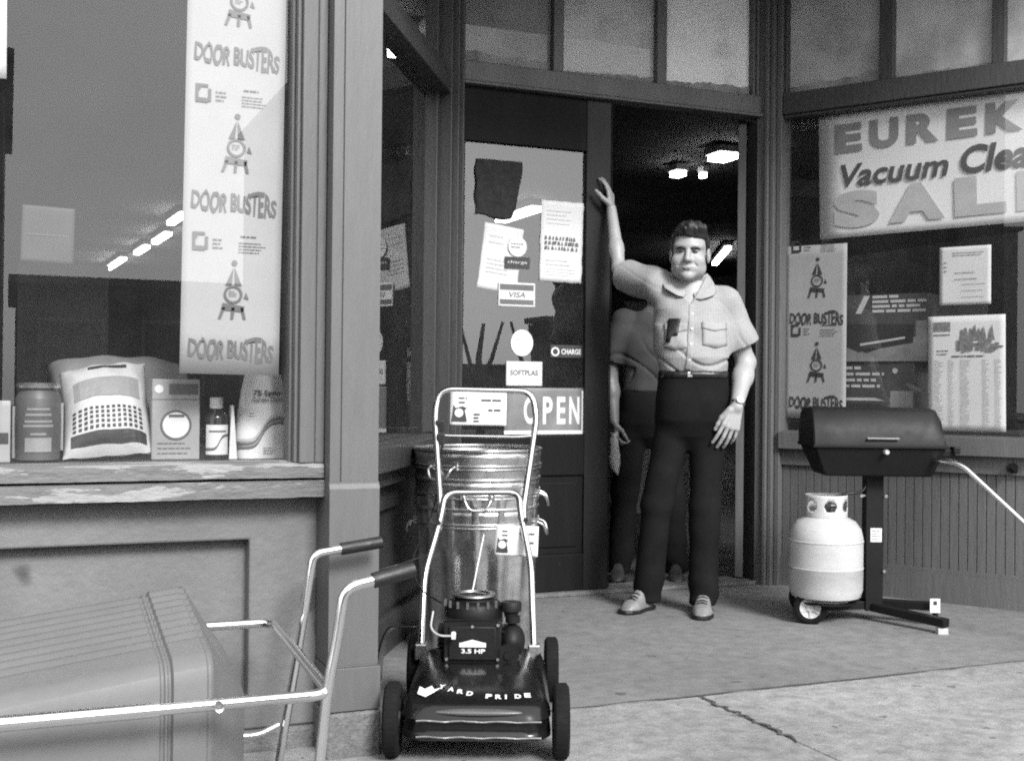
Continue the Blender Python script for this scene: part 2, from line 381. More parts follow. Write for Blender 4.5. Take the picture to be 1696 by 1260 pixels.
bottom_band(FDR, 1.886, 2.398, 2.516, .055, 1, -.3).parent = tw; bottom_band(FDR, 2.452, 2.966, 2.516, .03, 2, .8).parent = tw; bottom_band(FDR, 3.021, 3.53, 2.516, .045, 3, .5).parent = tw
# jambs
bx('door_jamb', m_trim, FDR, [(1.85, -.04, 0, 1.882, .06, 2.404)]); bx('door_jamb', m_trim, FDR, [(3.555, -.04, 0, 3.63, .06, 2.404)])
bx('threshold', m_stone, FDR, [(1.883, -.06, .003, 3.554, .12, .022)], bevel=.004)
# closed left leaf
def leaf(M, name='door'):
    b = MB(M)
    b.box(.0, -.022, .025, .066, .022, 2.40); b.box(.066, -.022, 2.15, .70, .022, 2.40); b.box(.066, -.022, .58, .70, .022, .772); b.box(.066, -.022, .025, .70, .022, .20)
    b.box(.066, -.010, .2001, .70, .010, .5799)
    b.prism([(.10, .235), (.665, .235), (.665, .545), (.10, .545)], -.017, -.0101, 'y')
    d = b.build(name, m_door, BL, bevel=.004)
    b = MB(M); b.box(.7001, -.024, .025, .832, .024, 2.40); b.box(.835, -.032, .025, .83201, -.0241, 2.40); s = b.build('lock_stile', m_stile, BL, bevel=.004); s.parent = d
    b = MB(M); b.add([(.066, 0, .772), (.70, 0, .772), (.70, 0, 2.15), (.066, 0, 2.15)], [(0,1,2,3)]); s = b.build('pane', m_glassd, BL); s.parent = d
    return d
leaf(Matrix.Translation((1.884, 5.25, 0)))
# open right leaf, swung into the shop
d2 = leaf(Matrix.Translation((3.512, 5.285, 0)) @ Matrix.Rotation(rad(56.5), 4, 'Z'))
m_edge = mat('door_edge_worn', .07, .6, .3, 5, stretch=(1,1,.1), fine=.2)
b = MB(Matrix.Translation((3.512, 5.285, 0)) @ Matrix.Rotation(rad(56.5), 4, 'Z')); b.box(-.0015, -.02, .03, -.0001, .02, 2.38); o = b.build('edge_strip', m_edge, BL); o.parent = d2
# --- right splay
X2 = 2.05
b = MB(FRT)
b.box(.075, -.02, .795, .10, .05, 2.41); b.box(.03+.08, -.055, 2.412, X2, .05, 2.52); b.box(.11, -.04, 2.395, X2, .04, 2.411)
for s0, s1 in ((.106, .122), (.597, .668), (1.128, 1.187), (1.66, 1.72), (2.0, X2)): b.box(s0, -.03, 2.521, s1, .05, 3.3)
b.box(1.98, -.02, .795, X2, .05, 2.41)
fr2 = b.build('side_window', m_trim, BL, bevel=.004)
b = MB(FRT); b.add([(.09, .015, .79), (2.0, .015, .79), (2.0, .015, 2.42), (.09, .015, 2.42)], [(0,1,2,3)]); o = b.build('pane', m_glass, BL); o.parent = fr2
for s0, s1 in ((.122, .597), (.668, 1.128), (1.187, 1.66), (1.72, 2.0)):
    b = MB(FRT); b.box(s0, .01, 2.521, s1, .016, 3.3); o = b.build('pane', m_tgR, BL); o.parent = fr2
bottom_band(FRT, .122, .597, 2.521, .05, 5, .4).parent = fr2; bottom_band(FRT, .668, 1.128, 2.521, .02, 6).parent = fr2
corner_post(FRT, 1, m_trimR)
bx('side_sill', m_trimR, FRT, [(.106, -.075, .703, X2, .05, .790), (.106, -.02, .79, X2, .01, .7945)])
b = MB(FRT); b.box(.106, -.03, .62, X2, .04, .70); b.box(.106, -.035, 0, X2, .04, .14); b.box(.106, -.026, .1405, X2, .04, .158)
pr = []; s = .106; w = .042
while s < X2:
    pr += [(s, -.004), (s+.003, -.012), (s+w-.003, -.012), (s+w, -.004)]; s += w
pr = pr+[(pr[-1][0], .035), (.106, .035)]
b.prism(pr, .157, .6205, 'z'); b.build('wainscot', m_wains, BL, bevel=0)
# --- shop interior
b = MB(); b.box(-4, 3.62, 0, -3.9, 28, 3.45); b.box(14, 3.62, 0, 14.1, 28, 3.45); b.box(-4, 28, 0, 14.1, 28.1, 3.45); b.build('inner_wall', m_inner, BL)
b = MB(); b.box(-4, 3.62, 3.42, 14.1, 28.1, 3.5); b.build('ceiling', m_inner, BL)
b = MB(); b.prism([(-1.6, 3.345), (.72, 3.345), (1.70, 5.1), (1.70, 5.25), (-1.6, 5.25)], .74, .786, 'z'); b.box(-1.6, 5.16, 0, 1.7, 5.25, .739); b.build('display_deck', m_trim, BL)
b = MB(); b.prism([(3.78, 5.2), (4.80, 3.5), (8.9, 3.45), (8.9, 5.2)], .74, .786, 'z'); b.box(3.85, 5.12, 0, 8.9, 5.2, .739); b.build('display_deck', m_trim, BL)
# ================================================================ across the street (seen as reflections in the glass)
m_bark = mat('bark', .05, .9, .3, 8, bump=.5, bscale=30, stretch=(1,1,.2))
m_leaf = mat('tree_leaves', .06, .6, .45, .8)
m_roof = mat('far_roof', .08, .8, .2, .5)
m_winfar = mat('far_window_glass', .02, .15, .1, 1)
def far_building(x0, x1, y0, y1, h, mt, label, nwin, storeys=1):
    t = thing('building', label, 'building', ((x0+x1)/2, y1, 0)); t['_w'] = 1
    b = MB(); b.box(x0, y0, -.2, x1, y1, h); b.build('wall', mt, t)
    b = MB(); b.box(x0-.15, y0-.15, h, x1+.15, y1+.15, h+.14); b.build('roof', m_roof, t, bevel=.02)
    for s in range(storeys):
        for i in range(nwin):
            w = (x1-x0)/nwin; a = x0+w*(i+.18); z = .6+s*2.9
            b = MB(); b.box(a, y1+.003, z, a+w*.64, y1+.05, z+1.5); f = b.build('window', m_far2, t, bevel=.01)
            b = MB(); b.box(a+.06, y1+.051, z+.06, a+w*.64-.06, y1+.06, z+1.44); p = b.build('pane', m_winfar, t); p.parent = f
    return t
far_building(.15, 5.2, -22, -15, 2.66, m_far, 'low dark flat roofed building across the road', 3)
far_building(12.1, 21, -17, -16, 2.6, m_far, 'long low dark shed beside the trees across the road', 3)
far_building(5.3, 9.3, -23, -15, 7, m_far, 'narrow dark three storey building added across the road to block sky reflections', 2, 2)  # added tall to block the sky reflected into the right window
t = thing('boundary_wall', 'low dark wall between the narrow building and the shed across the road', 'wall', (10.7, -16, 0)); t['_w'] = 1
b = MB(); b.box(9.4, -16.2, 0, 12.0, -16, 1.45); b.build('wall', m_far, t); b = MB(); b.box(9.4, -16.25, 1.45, 12.0, -15.95, 1.55); b.build('coping', m_far, t, bevel=.02)
for x, y, s_, lb in ((9.25, -13.2, 1, 'forked bare sapling in front of the low wall across the road'), (10.35, -13.0, -1, 'straighter bare sapling in front of the low wall across the road')):
    t = thing('sapling', lb, 'tree', (x, y, 0)); b = MB(); b.tube([(0,0,-.2), (.03*s_,0,1.0), (-.05*s_,0,1.6), (.06*s_,0,2.35)], [.11,.09,.07,.04], 8); b.build('trunk', m_bark, t, smooth=60)
    for dx, z in ((.5, 1.1), (-.45, .95)):
        b = MB(); b.tube([(0,0,z), (dx*.5*s_,0,z+.5), (dx*s_,0,z+1.3)], [.07,.05,.03], 8); b.build('branch', m_bark, t, smooth=60)
far_building(-12, -.1, -24, -15, 6.4, m_far, 'tall dark two storey building across the road', 4, 2)
t = far_building(-40, -32, -8, 2.5, 6.5, m_far2, 'pale two storey block at the far end of the road', 3, 2)
def tree(x, y, h, r, label, n=2600, seed=1):
    rr = random.Random(seed); t = thing('street_tree', label, 'tree', (x, y, -.2), group='trees across the road')
    b = MB(); b.tube([(0,0,0), (.05,.02,h*.25), (-.04,.05,h*.5), (.03,0,h*.8)], [.2,.15,.11,.03], 10)
    tips = []
    for k in range(9):
        a = k*2.4; z0 = h*(.3+.05*k); L = r*rr.uniform(.6, 1)
        e = (math.cos(a)*L, math.sin(a)*L, z0+L*rr.uniform(.4, .9)); b.tube([(0,0,z0), (e[0]*.5, e[1]*.5, z0+(e[2]-z0)*.4), e], [.07,.05,.015], 6); tips.append(e)
    b.build('trunk', m_bark, t, smooth=60)
    c = MB(); cl = tips+[(rr.uniform(-r,r)*.6, rr.uniform(-r,r)*.6, h*rr.uniform(.55,1.0)) for _ in range(10)]
    for _ in range(n):
        p = cl[rr.randrange(len(cl))]; s = r*.42
        q = Vector((p[0]+rr.gauss(0,s*.5), p[1]+rr.gauss(0,s*.5), p[2]+rr.gauss(0,s*.4))); L = rr.uniform(.07,.16)
        d = Vector((rr.gauss(0,1), rr.gauss(0,1), rr.gauss(0,1))).normalized(); e = d.orthogonal().normalized()
        c.add([q-d*L, q+e*L*.5, q+d*L, q-e*L*.5], [(0,1,2,3)])
    c.build('crown', m_leaf, t, weld=False); return t
tree(24, -12, 6.5, 2.4, 'broad leafy tree nearest the road corner', seed=1)
tree(30, -16, 8, 3.0, 'tallest leafy tree standing behind the others', seed=2)
tree(19, -11.5, 4.5, 1.7, 'small young tree on the pavement beside the shed', seed=3)
tree(8.7, -.75, 4.6, 1.5, 'slender leafy tree at the near kerb, right of the shop', seed=9)
tree(36, -13, 7, 2.8, 'leafy tree at the far end of the row', seed=4)

# ================================================================ inside the shop: fluorescent lamps, shelving
m_house = mat('lamp_housing', .5, .5, .1, 3)
def lamp(x, y, L, yaw, label, z=3.3, w=.10):
    t = thing('fluorescent_lamp', label, 'ceiling lamp', (x, y, z), yaw, group='fluorescent lamps inside the shop')
    b = MB(); b.box(-w*.7, -L/2, .03, w*.7, L/2, .1); b.build('housing', m_house, t, bevel=.008)
    b = MB(); b.box(-w/2, -L/2+.02, -.025, w/2, L/2-.02, .028); b.build('diffuser', m_lamp, t, bevel=.004)
lamp(2.43, 7.75, .5, 0, 'ceiling lamp nearest the left corner post, seen through the side window', w=.06)
lamp(2.16, 17.2, 1.1, .05, 'ceiling lamp glowing beside the long sale banner')
lamp(2.22, 19.6, 1.3, .05, 'ceiling lamp of the middle pair behind the left window, the bigger one')
lamp(2.11, 21.5, 1.2, .05, 'ceiling lamp of the middle pair behind the left window, the paler one')
lamp(1.90, 24.2, 2.2, .05, 'farthest ceiling lamp low in the left window')
lamp(6.52, 10.15, .3, 0, 'bright square ceiling lamp high in the doorway', w=.19)
lamp(6.60, 11.15, .2, 0, 'small ceiling lamp over the man, left of the bright square one', w=.11)
lamp(6.88, 11.10, .12, 0, 'tiny lamp glint between two brighter lamps in the doorway', w=.05)
lamp(6.26, 14.7, 1.3, 0, 'ceiling lamp seen through the door glass above the flyer', w=.16)
lamp(11.35, 17.7, 2.6, rad(-27.5), 'slanting ceiling lamp beside the man\'s ear', w=.09)
m_good = [mat('shelf_goods_%s' % a, v, .6, .3, 3) for a, v in (('dark', .03), ('mid', .07), ('pale', .16))]
def shelving(x, y, L, label, yaw=0, seed=0):
    rr = random.Random(seed); t = thing('shelving_unit', label, 'shelves', (x, y, 0), yaw, group='shelving inside the shop')
    b = MB(); b.box(-.25, -L/2, 0, .25, -L/2+.03, 1.7); b.build('upright', m_inner, t); b = MB(); b.box(-.25, L/2-.03, 0, .25, L/2, 1.7); b.build('upright', m_inner, t)
    for z in (.15, .55, .95, 1.35):
        b = MB(); b.box(-.25, -L/2+.031, z, .25, L/2-.031, z+.025); b.build('shelf', m_good[1], t)
    for gi in range(3):
        b = MB()
        for z in (.176, .576, .976, 1.376):
            yy = -L/2+.05
            while yy < L/2-.25:
                w = rr.uniform(.08, .22); hh = rr.uniform(.1, .32)
                if rr.randrange(3) == gi:
                    if rr.random() < .4: b.cyl((-.1, yy+w/2, z), (-.1, yy+w/2, z+hh), w/2)
                    else: b.box(-.22, yy, z, -.22+rr.uniform(.1,.3), yy+w, z+hh)
                yy += w+.02
        o = b.build('goods', m_good[gi], t); o['kind'] = 'stuff'
shelving(.3, 9, 3, 'dim stocked shelves in the gloom behind the left window', seed=1)
shelving(4.6, 10.5, 4, 'dim stocked shelves deep inside the doorway', .1, seed=2)
shelving(6.6, 8.0, 2.5, 'dim stocked shelves behind the right window', -.2, seed=3)
# ================================================================ printed papers
m_paper = mat('white_paper', .6, .7, .04, 5); m_paper2 = mat('off_white_paper', .62, .75, .06, 4); m_grey = mat('grey_paper', .34, .75, .08, 5); m_paper4 = mat('banner_paper', .34, .75, .05, 4); m_paper3 = mat('sign_paper', .7, .75, .06, 2)
m_ink = mat('black_ink', .03, .6, .2, 9); m_ink2 = mat('grey_ink', .11, .7, .15, 9); m_ink3 = mat('pale_ink', .42, .7, .1, 9)
def T(x, z, rot=0): return Matrix.Translation((x, 0, z)) @ Matrix.Rotation(rot, 4, 'Y')
def sign(name, label, cat, M, group=None):
    o = thing(name, label, cat, group=group); o.matrix_world = M; return o
def sheet(par, w, h, mt, name='paper', bulge=.0012, tear=0, seed=0):
    b = MB()
    def fn(u, v):
        j = tear*mnoise.noise((u*9+seed, v*9, 2)) if tear and (u in (0,1) or v in (0,1)) else 0
        return (u*w+j, bulge*math.sin(u*5+seed)*math.sin(v*4+.5), v*h+j)
    b.grid(fn, 12, 16); return b.build(name, mt, par, solid=.0006, smooth=60)
def lines(b, x, z, w, n, pitch, th, M=None, ragged=.3, seed=0, y=-.003):
    rr = random.Random(seed)
    for i in range(n):
        xx = x; e = x+w*(1-ragged*rr.random())
        while xx < e-.002:
            L = min(e-xx, rr.uniform(.5, 2.2)*th*3)
            b.add([(xx, y, z-i*pitch), (xx+L, y, z-i*pitch), (xx+L, y, z-i*pitch+th), (xx, y, z-i*pitch+th)], [(0,1,2,3)], M); xx += L+th*.7
def rect(b, x0, z0, x1, z1, y=-.003): b.add([(x0,y,z0),(x1,y,z0),(x1,y,z1),(x0,y,z1)], [(0,1,2,3)])
def poly(b, pts, y=-.003): b.add([(p[0], y, p[1]) for p in pts], [tuple(range(len(pts)))])
def disc(b, x, z, r, y=-.003, n=28, rx=None): poly(b, [(x+(rx or r)*math.cos(2*math.pi*k/n), z+r*math.sin(2*math.pi*k/n)) for k in range(n)], y)
def ring(b, x, z, r0, r1, y=-.003, n=32):
    v = [(x+r*math.cos(2*math.pi*k/n), y, z+r*math.sin(2*math.pi*k/n)) for r in (r0, r1) for k in range(n)]
    b.add(v, [(k, (k+1) % n, n+(k+1) % n, n+k) for k in range(n)])
def arch(cx, amp, slope=0, wob=0):
    def f(u, v):
        a = max(0, 1-((u-cx)/.28)**2)
        vv = v*(1+amp*a)+slope*u-.12*a
        return (u+.012*math.sin(v*5+u*30)*wob, vv+wob*.05*math.sin(u*38))
    return f
def busters(par, units, w, ink, textw, x0, th):
    """one printed repeat: store mark, small print, a stool with a tag and bunting, curved lettering"""
    for k, z in enumerate(units):
        b = MB()
        wd = arch(.5, .22, 0, 1); wb = arch(.62, .5, -.16, .6)
        b.text('DOOR', textw*.42, T(x0, z-th*.5, rad(4)), h=th, warp=wd, bold=.03, proud=.003)
        b.text('BUSTERS', textw*.54, T(x0+textw*.46, z-th*.55, rad(1.5)), h=th*1.0, warp=wb, bold=.03, proud=.003)
        b.build('lettering', ink, par)
        c = MB(); cx = x0+textw*.52; u = w/.27   # the small picture
        poly(c, [(cx-.034*u, z+.105*u), (cx+.026*u, z+.10*u), (cx+.03*u, z+.116*u), (cx-.03*u, z+.124*u)])
        for dx, e in ((-.031, -.042), (-.006, -.008), (.018, .026)): poly(c, [(cx+dx*u, z+.112*u), (cx+(dx+.009)*u, z+.112*u), (cx+(e+.008)*u, z+.08*u), (cx+e*u, z+.08*u)])
        ring(c, cx-.002*u, z+.148*u, .019*u, .0255*u)
        poly(c, [(cx-.024*u, z+.172*u), (cx-.002*u, z+.222*u), (cx-.006*u, z+.175*u)]); poly(c, [(cx+.002*u, z+.175*u), (cx+.001*u, z+.222*u), (cx+.021*u, z+.172*u)])
        disc(c, cx, z+.235*u, .008*u, n=10); poly(c, [(cx+.027*u, z+.138*u), (cx+.041*u, z+.135*u), (cx+.033*u, z+.155*u)])
        c.build('picture', ink, par)
        s = MB(); lines(s, cx-.014*u, z+.155*u, .024*u, 3, .006*u, .0018*u, ragged=.4, seed=k)
        lx = x0+.006*u; lz = z+.265*u
        for q in ((0,0,.008,.05), (.034,.004,.042,.038), (.008,.042,.034,.05), (.008,0,.034,.012)): rect(s, lx+q[0]*u, lz+q[1]*u, lx+q[2]*u, lz+q[3]*u)
        poly(s, [(lx+.008*u, lz+.028*u), (lx+.016*u, lz+.042*u), (lx+.008*u, lz+.042*u)])
        lines(s, lx+.054*u, lz+.03*u, .03*u, 3, .011*u, .003*u, seed=k+3); lines(s, lx+.13*u, lz+.042*u, .05*u, 1, .01*u, .004*u, seed=k+9); lines(s, lx+.125*u, lz+.025*u, .075*u, 4, .0085*u, .0022*u, seed=k+5)
        s.build('small_print', ink, par)
# the long banner in the left window
B = sign('sale_banner', 'long white paper sale banner hanging in the left display window', 'banner', Matrix.Translation((.429, 3.338, 1.03)) @ Matrix.Rotation(rad(.6), 4, 'Y'))
sheet(B, .269, 1.75, m_paper4); busters(B, [.072, .475, .878, 1.281], .269, m_ink2, .232, .02, .05)
B = sign('sale_banner', 'shorter grey paper sale banner taped in the right angled window', 'banner', FRT @ Matrix.Translation((.098, .024, .857)))
sheet(B, .327, .885, m_grey); busters(B, [.085, .515], .34, m_ink, .285, .026, .055)
# papers at the left window
B = sign('paper_notice', 'white paper at the left edge of the left window', 'notice', Matrix.Translation((-.36, 3.337, 1.776)) @ Matrix.Rotation(rad(-.3), 4, 'Y')); sheet(B, .35, .6, m_paper); b = MB(); lines(b, .03, .5, .28, 8, .05, .012, seed=4); b.build('small_print', m_ink2, B)
B = sign('paper_notice', 'faint grey paper low in the left window, far from the banner', 'notice', Matrix.Translation((.028, 3.345, 1.315)) @ Matrix.Rotation(rad(1.5), 4, 'Y')); sheet(B, .128, .145, mat('dim_paper', .045, .8, .1, 5)); b = MB(); lines(b, .01, .07, .105, 1, .05, .002, ragged=0, seed=4); b.build('small_print', m_ink2, B)
# the big sale sign
B = sign('sale_sign', 'large white paper vacuum cleaner sale sign filling the top of the right window', 'sign', FRT @ Matrix.Translation((.283, .025, 1.768)) @ Matrix.Rotation(rad(-1.2), 4, 'Y'))
sheet(B, 1.42, .625, m_paper3, bulge=.003)
b = MB(); x = .085
for ch, w in (('E', .14), ('U', .145), ('R', .155), ('E', .14), ('K', .165), ('A', .17)): b.text(ch, w, T(x, .425), h=.145, bold=.055, proud=.006); x += w+.038
b.build('lettering', mat('sale_ink', .22, .7, .15, 9), B)
b = MB(); b.text('Vacuum', .53, T(.115, .25), h=.115, bold=.022, shear=.22, proud=.006); b.text('Cleaner', .56, T(.70, .25), h=.135, bold=.03, shear=.22, proud=.006); b.build('lettering', mat('dark_ink', .07, .6, .2, 9), B)
b = MB(); x = .075
for ch, w in (('S', .235), ('A', .27), ('L', .235), ('E', .24)): b.text(ch, w, T(x, .05 if ch != 'S' else .045), h=.185, bold=.07, proud=.006); x += w+.045
b.build('lettering', mat('sale_ink_pale', .42, .7, .1, 9), B)
B = sign('paper_notice', 'small white handwritten notice below the big sale sign', 'notice', FRT @ Matrix.Translation((.882, .024, 1.413)) @ Matrix.Rotation(rad(-.3), 4, 'Y'))
sheet(B, .237, .277, m_paper); b = MB(); lines(b, .06, .245, .15, 2, .012, .003, seed=1); lines(b, .07, .15, .13, 2, .03, .003, seed=2); lines(b, .10, .095, .12, 3, .03, .002, seed=3); lines(b, .02, .2, .02, 3, .02, .004, seed=6); b.build('small_print', m_ink2, B)
B = sign('price_list', 'white price list with a dark picture and columns of print, right of the grill lid', 'poster', FRT @ Matrix.Translation((.835, .0245, .812)) @ Matrix.Rotation(rad(-.7), 4, 'Y'))
sheet(B, .355, .548, m_paper, bulge=.002)
b = MB(); rr = random.Random(5)
rect(b, .025, .475, .105, .52); rect(b, .025, .455, .105, .461)
for i in range(26):
    x = .13+rr.random()*.19; rect(b, x, .37+rr.random()*.05, x+rr.uniform(.01,.04), .37+rr.uniform(.02,.065), -.0032-.0001*i)
for i in range(14):
    x = .14+rr.random()*.16; poly(b, [(x, .43), (x+.03, .43), (x+.02, .43+rr.uniform(.02,.075)), (x+.008, .43+rr.uniform(.02,.06))], -.0033-.0001*i)
b.build('picture', mat('half_tone', .16, .7, .5, 60), B)
b = MB(); lines(b, .11, .352, .15, 1, .01, .006, ragged=0, seed=2); lines(b, .04, .38, .06, 2, .016, .004, seed=3); b.build('lettering', m_ink, B)
b = MB()
for x, w in ((.03, .045), (.095, .03), (.15, .05), (.25, .035), (.305, .035)): lines(b, x, .335, w, 38, .0085, .003, ragged=.5, seed=int(x*99))
b.build('small_print', m_ink3, B)
# stickers and papers on the closed door
DO = lambda x, z, r=0, y=5.2465: Matrix.Translation((x, y, z)) @ Matrix.Rotation(rad(r), 4, 'Y')
B = sign('flyer', 'white torn flyer with scrawled heading at the right edge of the door glass', 'flyer', DO(2.345, 1.512, 1)); sheet(B, .225, .39, m_paper, tear=.006, seed=3)
b = MB(); rr = random.Random(11)
for r in range(3):
    x = .02
    while x < .19:
        w = rr.uniform(.008, .022); poly(b, [(x, .20-r*.024), (x+w, .203-r*.024), (x+w*rr.uniform(.3,1.2), .22-r*.024), (x+.003, .218-r*.024)]); x += w+rr.uniform(.001,.008)
b.build('lettering', mat('scrawl_ink', .1, .7, .3, 30), B)
b = MB(); lines(b, .03, .1, .16, 2, .02, .005, seed=2); lines(b, .03, .06, .17, 3, .014, .002, seed=4); lines(b, .03, .34, .14, 4, .02, .002, seed=4); b.build('small_print', m_ink3, B)
B = sign('black_cloth', 'torn black cloth taped to the upper door glass', 'cloth', DO(2.012, 1.79, 0)); b = MB()
def fcl(u, v): return ((.235-.045*(1-v)**2*1.2)*u+(.004*math.sin(v*9) if u == 1 else 0)+(.004*math.sin(v*14) if u == 0 else 0), -.002-.008*math.sin(u*6+v*3)**2, .02*(1-u)*(1-v)+.282*v+.008*math.sin(u*7)*(v == 0))
b.grid(fcl, 20, 20); b.build('cloth', mat('black_cloth', .015, .9, .2, 20), B, solid=.0008, smooth=60)
B = sign('paper_notice', 'pale tilted paper taped inside the door glass behind the stickers', 'notice', DO(2.03, 1.47, 7, 5.256)); sheet(B, .20, .31, m_paper2, tear=.004); b = MB(); lines(b, .03, .25, .1, 2, .03, .006, seed=2); lines(b, .03, .14, .12, 4, .02, .004, seed=3); b.build('small_print', m_ink3, B)
B = sign('sticker', 'round topped card sticker above a dark band on the door glass', 'sticker', DO(2.166, 1.565)); b = MB(); disc(b, .0645, .105, .048, 0); b.build('paper', m_paper2, B, solid=.0006)
b = MB(); rect(b, 0, 0, .129, .055, -.001); lines(b, .03, .115, .07, 2, .016, .004, y=-.001, seed=4); b.build('picture', m_ink, B); b = MB(); b.text('charge', .10, T(.014, .02), h=.018, proud=.002); b.build('lettering', m_paper2, B)
B = sign('sticker', 'banded credit card sticker in the middle of the door glass', 'sticker', DO(2.134, 1.384)); sheet(B, .19, .114, m_paper, bulge=0)
b = MB(); rect(b, .008, .078, .182, .106, -.001); rect(b, .008, .01, .182, .034, -.001); b.build('band', m_ink2, B); b = MB(); b.text('VISA', .085, T(.054, .043), h=.027, bold=.02, shear=.2, proud=.001); b.build('lettering', m_ink2, B)
B = sign('sticker', 'round pale sticker on the door glass', 'sticker', DO(2.258, 1.213)); b = MB(); disc(b, 0, 0, .063, 0, rx=.058); b.build('paper', m_paper2, B, solid=.0006); b = MB(); ring(b, 0, 0, .048, .051, -.001); lines(b, -.03, .012, .06, 3, .016, .005, y=-.001); b.build('small_print', m_ink3, B)
B = sign('sticker', 'white rectangular sticker just above the open sign', 'sticker', DO(2.178, 1.008)); sheet(B, .187, .116, m_paper, bulge=0); b = MB(); b.text('SOFTPLAS', .145, T(.02, .05), h=.026, bold=.03, proud=.001); b.build('lettering', m_ink2, B)
b = MB(); lines(b, .04, .095, .1, 1, .01, .004, y=-.001); lines(b, .03, .032, .13, 2, .012, .003, y=-.001); b.build('small_print', m_ink3, B)
B = sign('sticker', 'dark sticker with pale charge lettering at the right edge of the door glass', 'sticker', DO(2.405, 1.145)); sheet(B, .176, .062, m_ink, bulge=0); b = MB(); ring(b, .028, .03, .014, .022, -.001); b.text('CHARGE', .105, T(.06, .018), h=.026, bold=.03, proud=.001); b.build('lettering', m_paper2, B)
B = sign('open_sign', 'grey open sign with pale letters at the foot of the door glass', 'sign', DO(2.17, .778)); sheet(B, .415, .222, mat('sign_grey', .17, .6, .5, 3), bulge=0)
b = MB()
for ch, x, w in (('O', .10, .07), ('P', .20, .052), ('E', .274, .046), ('N', .34, .055)): b.text(ch, w, T(x, .048), h=.132, bold=.03, proud=.001)
b.build('lettering', m_paper, B); b = MB(); rect(b, 0, 0, .415, .018, -.001); rect(b, .407, .0182, .415, .21, -.001); b.build('band', m_paper2, B)

# ================================================================ goods standing in the left window (deck top z .786)
DK = .7865
def local(name, label, cat, x, y, rz=0, z=DK, group=None): return thing(name, label, cat, (x, y, z), rz, group)
m_carton = mat('carton_pale', .3, .6, .1, 5); m_cartond = mat('carton_dark', .05, .5, .3, 4); m_can = mat('can_label', .075, .45, .25, 5); m_tin = mat('tin', .55, .3, .1, 5, metal=.9)
c = local('box', 'small pale box at the left end of the window display', 'box', -.05, 3.5)
b = MB(); b.box(-.075, -.03, 0, .06, .05, .165); b.build('carton', m_carton, c, bevel=.003); b = MB(); rect(b, -.07, .05, .055, .08, -.031); lines(b, -.06, .13, .1, 3, .014, .006, y=-.031); b.build('print', m_ink, c)
c = local('can', 'round dark can with pale lid and rims in the window display', 'can', .079, 3.52)
prof = [(0, 0), (.05, 0), (.058, .006), (.0585, .03), (.06, .1), (.0585, .17), (.056, .178), (.046, .196)]
b = MB(); b.lathe(prof); b.build('body', m_can, c, smooth=40)
b = MB(); b.lathe([(.046, .1961), (.056, .2), (.058, .206), (.05, .214), (0, .214)]); b.build('lid', m_tin, c, smooth=40)
b = MB(); b.tube([(.0615*math.cos(a), .0615*math.sin(a)-.0, .03+.13*k/8) for k in range(9) for a in (-.12,)], .004, 6); b.build('handle', m_carton, c)
b = MB(); b.tube([(.0615*math.cos(a), .0615*math.sin(a), .01+.14*k/8) for k in range(9) for a in (math.pi+.1,)], .004, 6); b.build('handle', m_carton, c)
b = MB()
def on_can(x, z, r=.0605): a = -math.pi/2+x/.06; return (r*math.cos(a), r*math.sin(a), z)
def can_rect(x0, z0, x1, z1): b.grid(lambda u, v: on_can(x0+(x1-x0)*u, z0+(z1-z0)*v), 8, 1)
can_rect(-.035, .028, .035, .066)
for z, w in ((.14,.03), (.125,.034), (.107,.036), (.095,.04), (.073,.02)): can_rect(-w, z, w, z+.006)
b.build('label_print', mat('label_pale', .24, .6, .2, 8), c, smooth=60)
# seed bag: a pillow lying back
c = local('seed_bag', 'plump pale seed bag with a chequered band lying in the window', 'bag', .262, 3.56)
m_bag = mat('bag_paper', .5, .55, .12, 6, bump=.15, bscale=30)
def bagf(u, v, s=1):
    x = (u-.5)*2; z = (v-.5)*2; th = .085*max(0, (1-abs(x)**2.6))**.6*max(0, (1-abs(z)**2.6))**.6
    wr = .004*mnoise.noise((x*4, z*4, 1))+.003*math.sin(x*9+z*4)*abs(z)
    P = Vector((x*.122*(1-.05*(1-abs(z)))+.012*z, -s*(th+wr*(abs(x) < .97)), z*.165+.012*x*max(0, z)))
    return Matrix.Translation((0, .06, .135)) @ Matrix.Rotation(rad(-42), 4, 'X') @ Matrix.Rotation(rad(-5), 4, 'Y') @ P
b = MB(); b.grid(lambda u, v: bagf(u, v), 30, 30); b.grid(lambda u, v: bagf(u, v, -1), 30, 30); b.build('sack', m_bag, c, smooth=80)
b = MB()
for i in range(13):
    for j in range(5):
        if j in (0,) or True:
            u0 = .10+i*.062; v0 = .16+j*.042; f = lambda u, v: (lambda p: p+Vector((0, -.0025, .0005)))(bagf(u0+.036*u, v0+.025*v)); b.grid(f, 2, 2)
b.grid(lambda u, v: bagf(.08+.84*u, .05+.09*v)+Vector((0, -.0025, .0005)), 12, 3)
b.grid(lambda u, v: bagf(.3+.45*u, .82+.05*v)+Vector((0, -.0025, .0005)), 12, 2); b.build('print', m_ink, c)
b = MB(); b.grid(lambda u, v: bagf(.12+.76*u, .46+.22*v)+Vector((0, -.0025, .0005)), 12, 4); b.build('band', mat('bag_grey', .26, .6, .15, 9), c)
c = local('seed_bag', 'slumped grey sack lying behind the chequered seed bag', 'bag', .33, 3.82, .1)
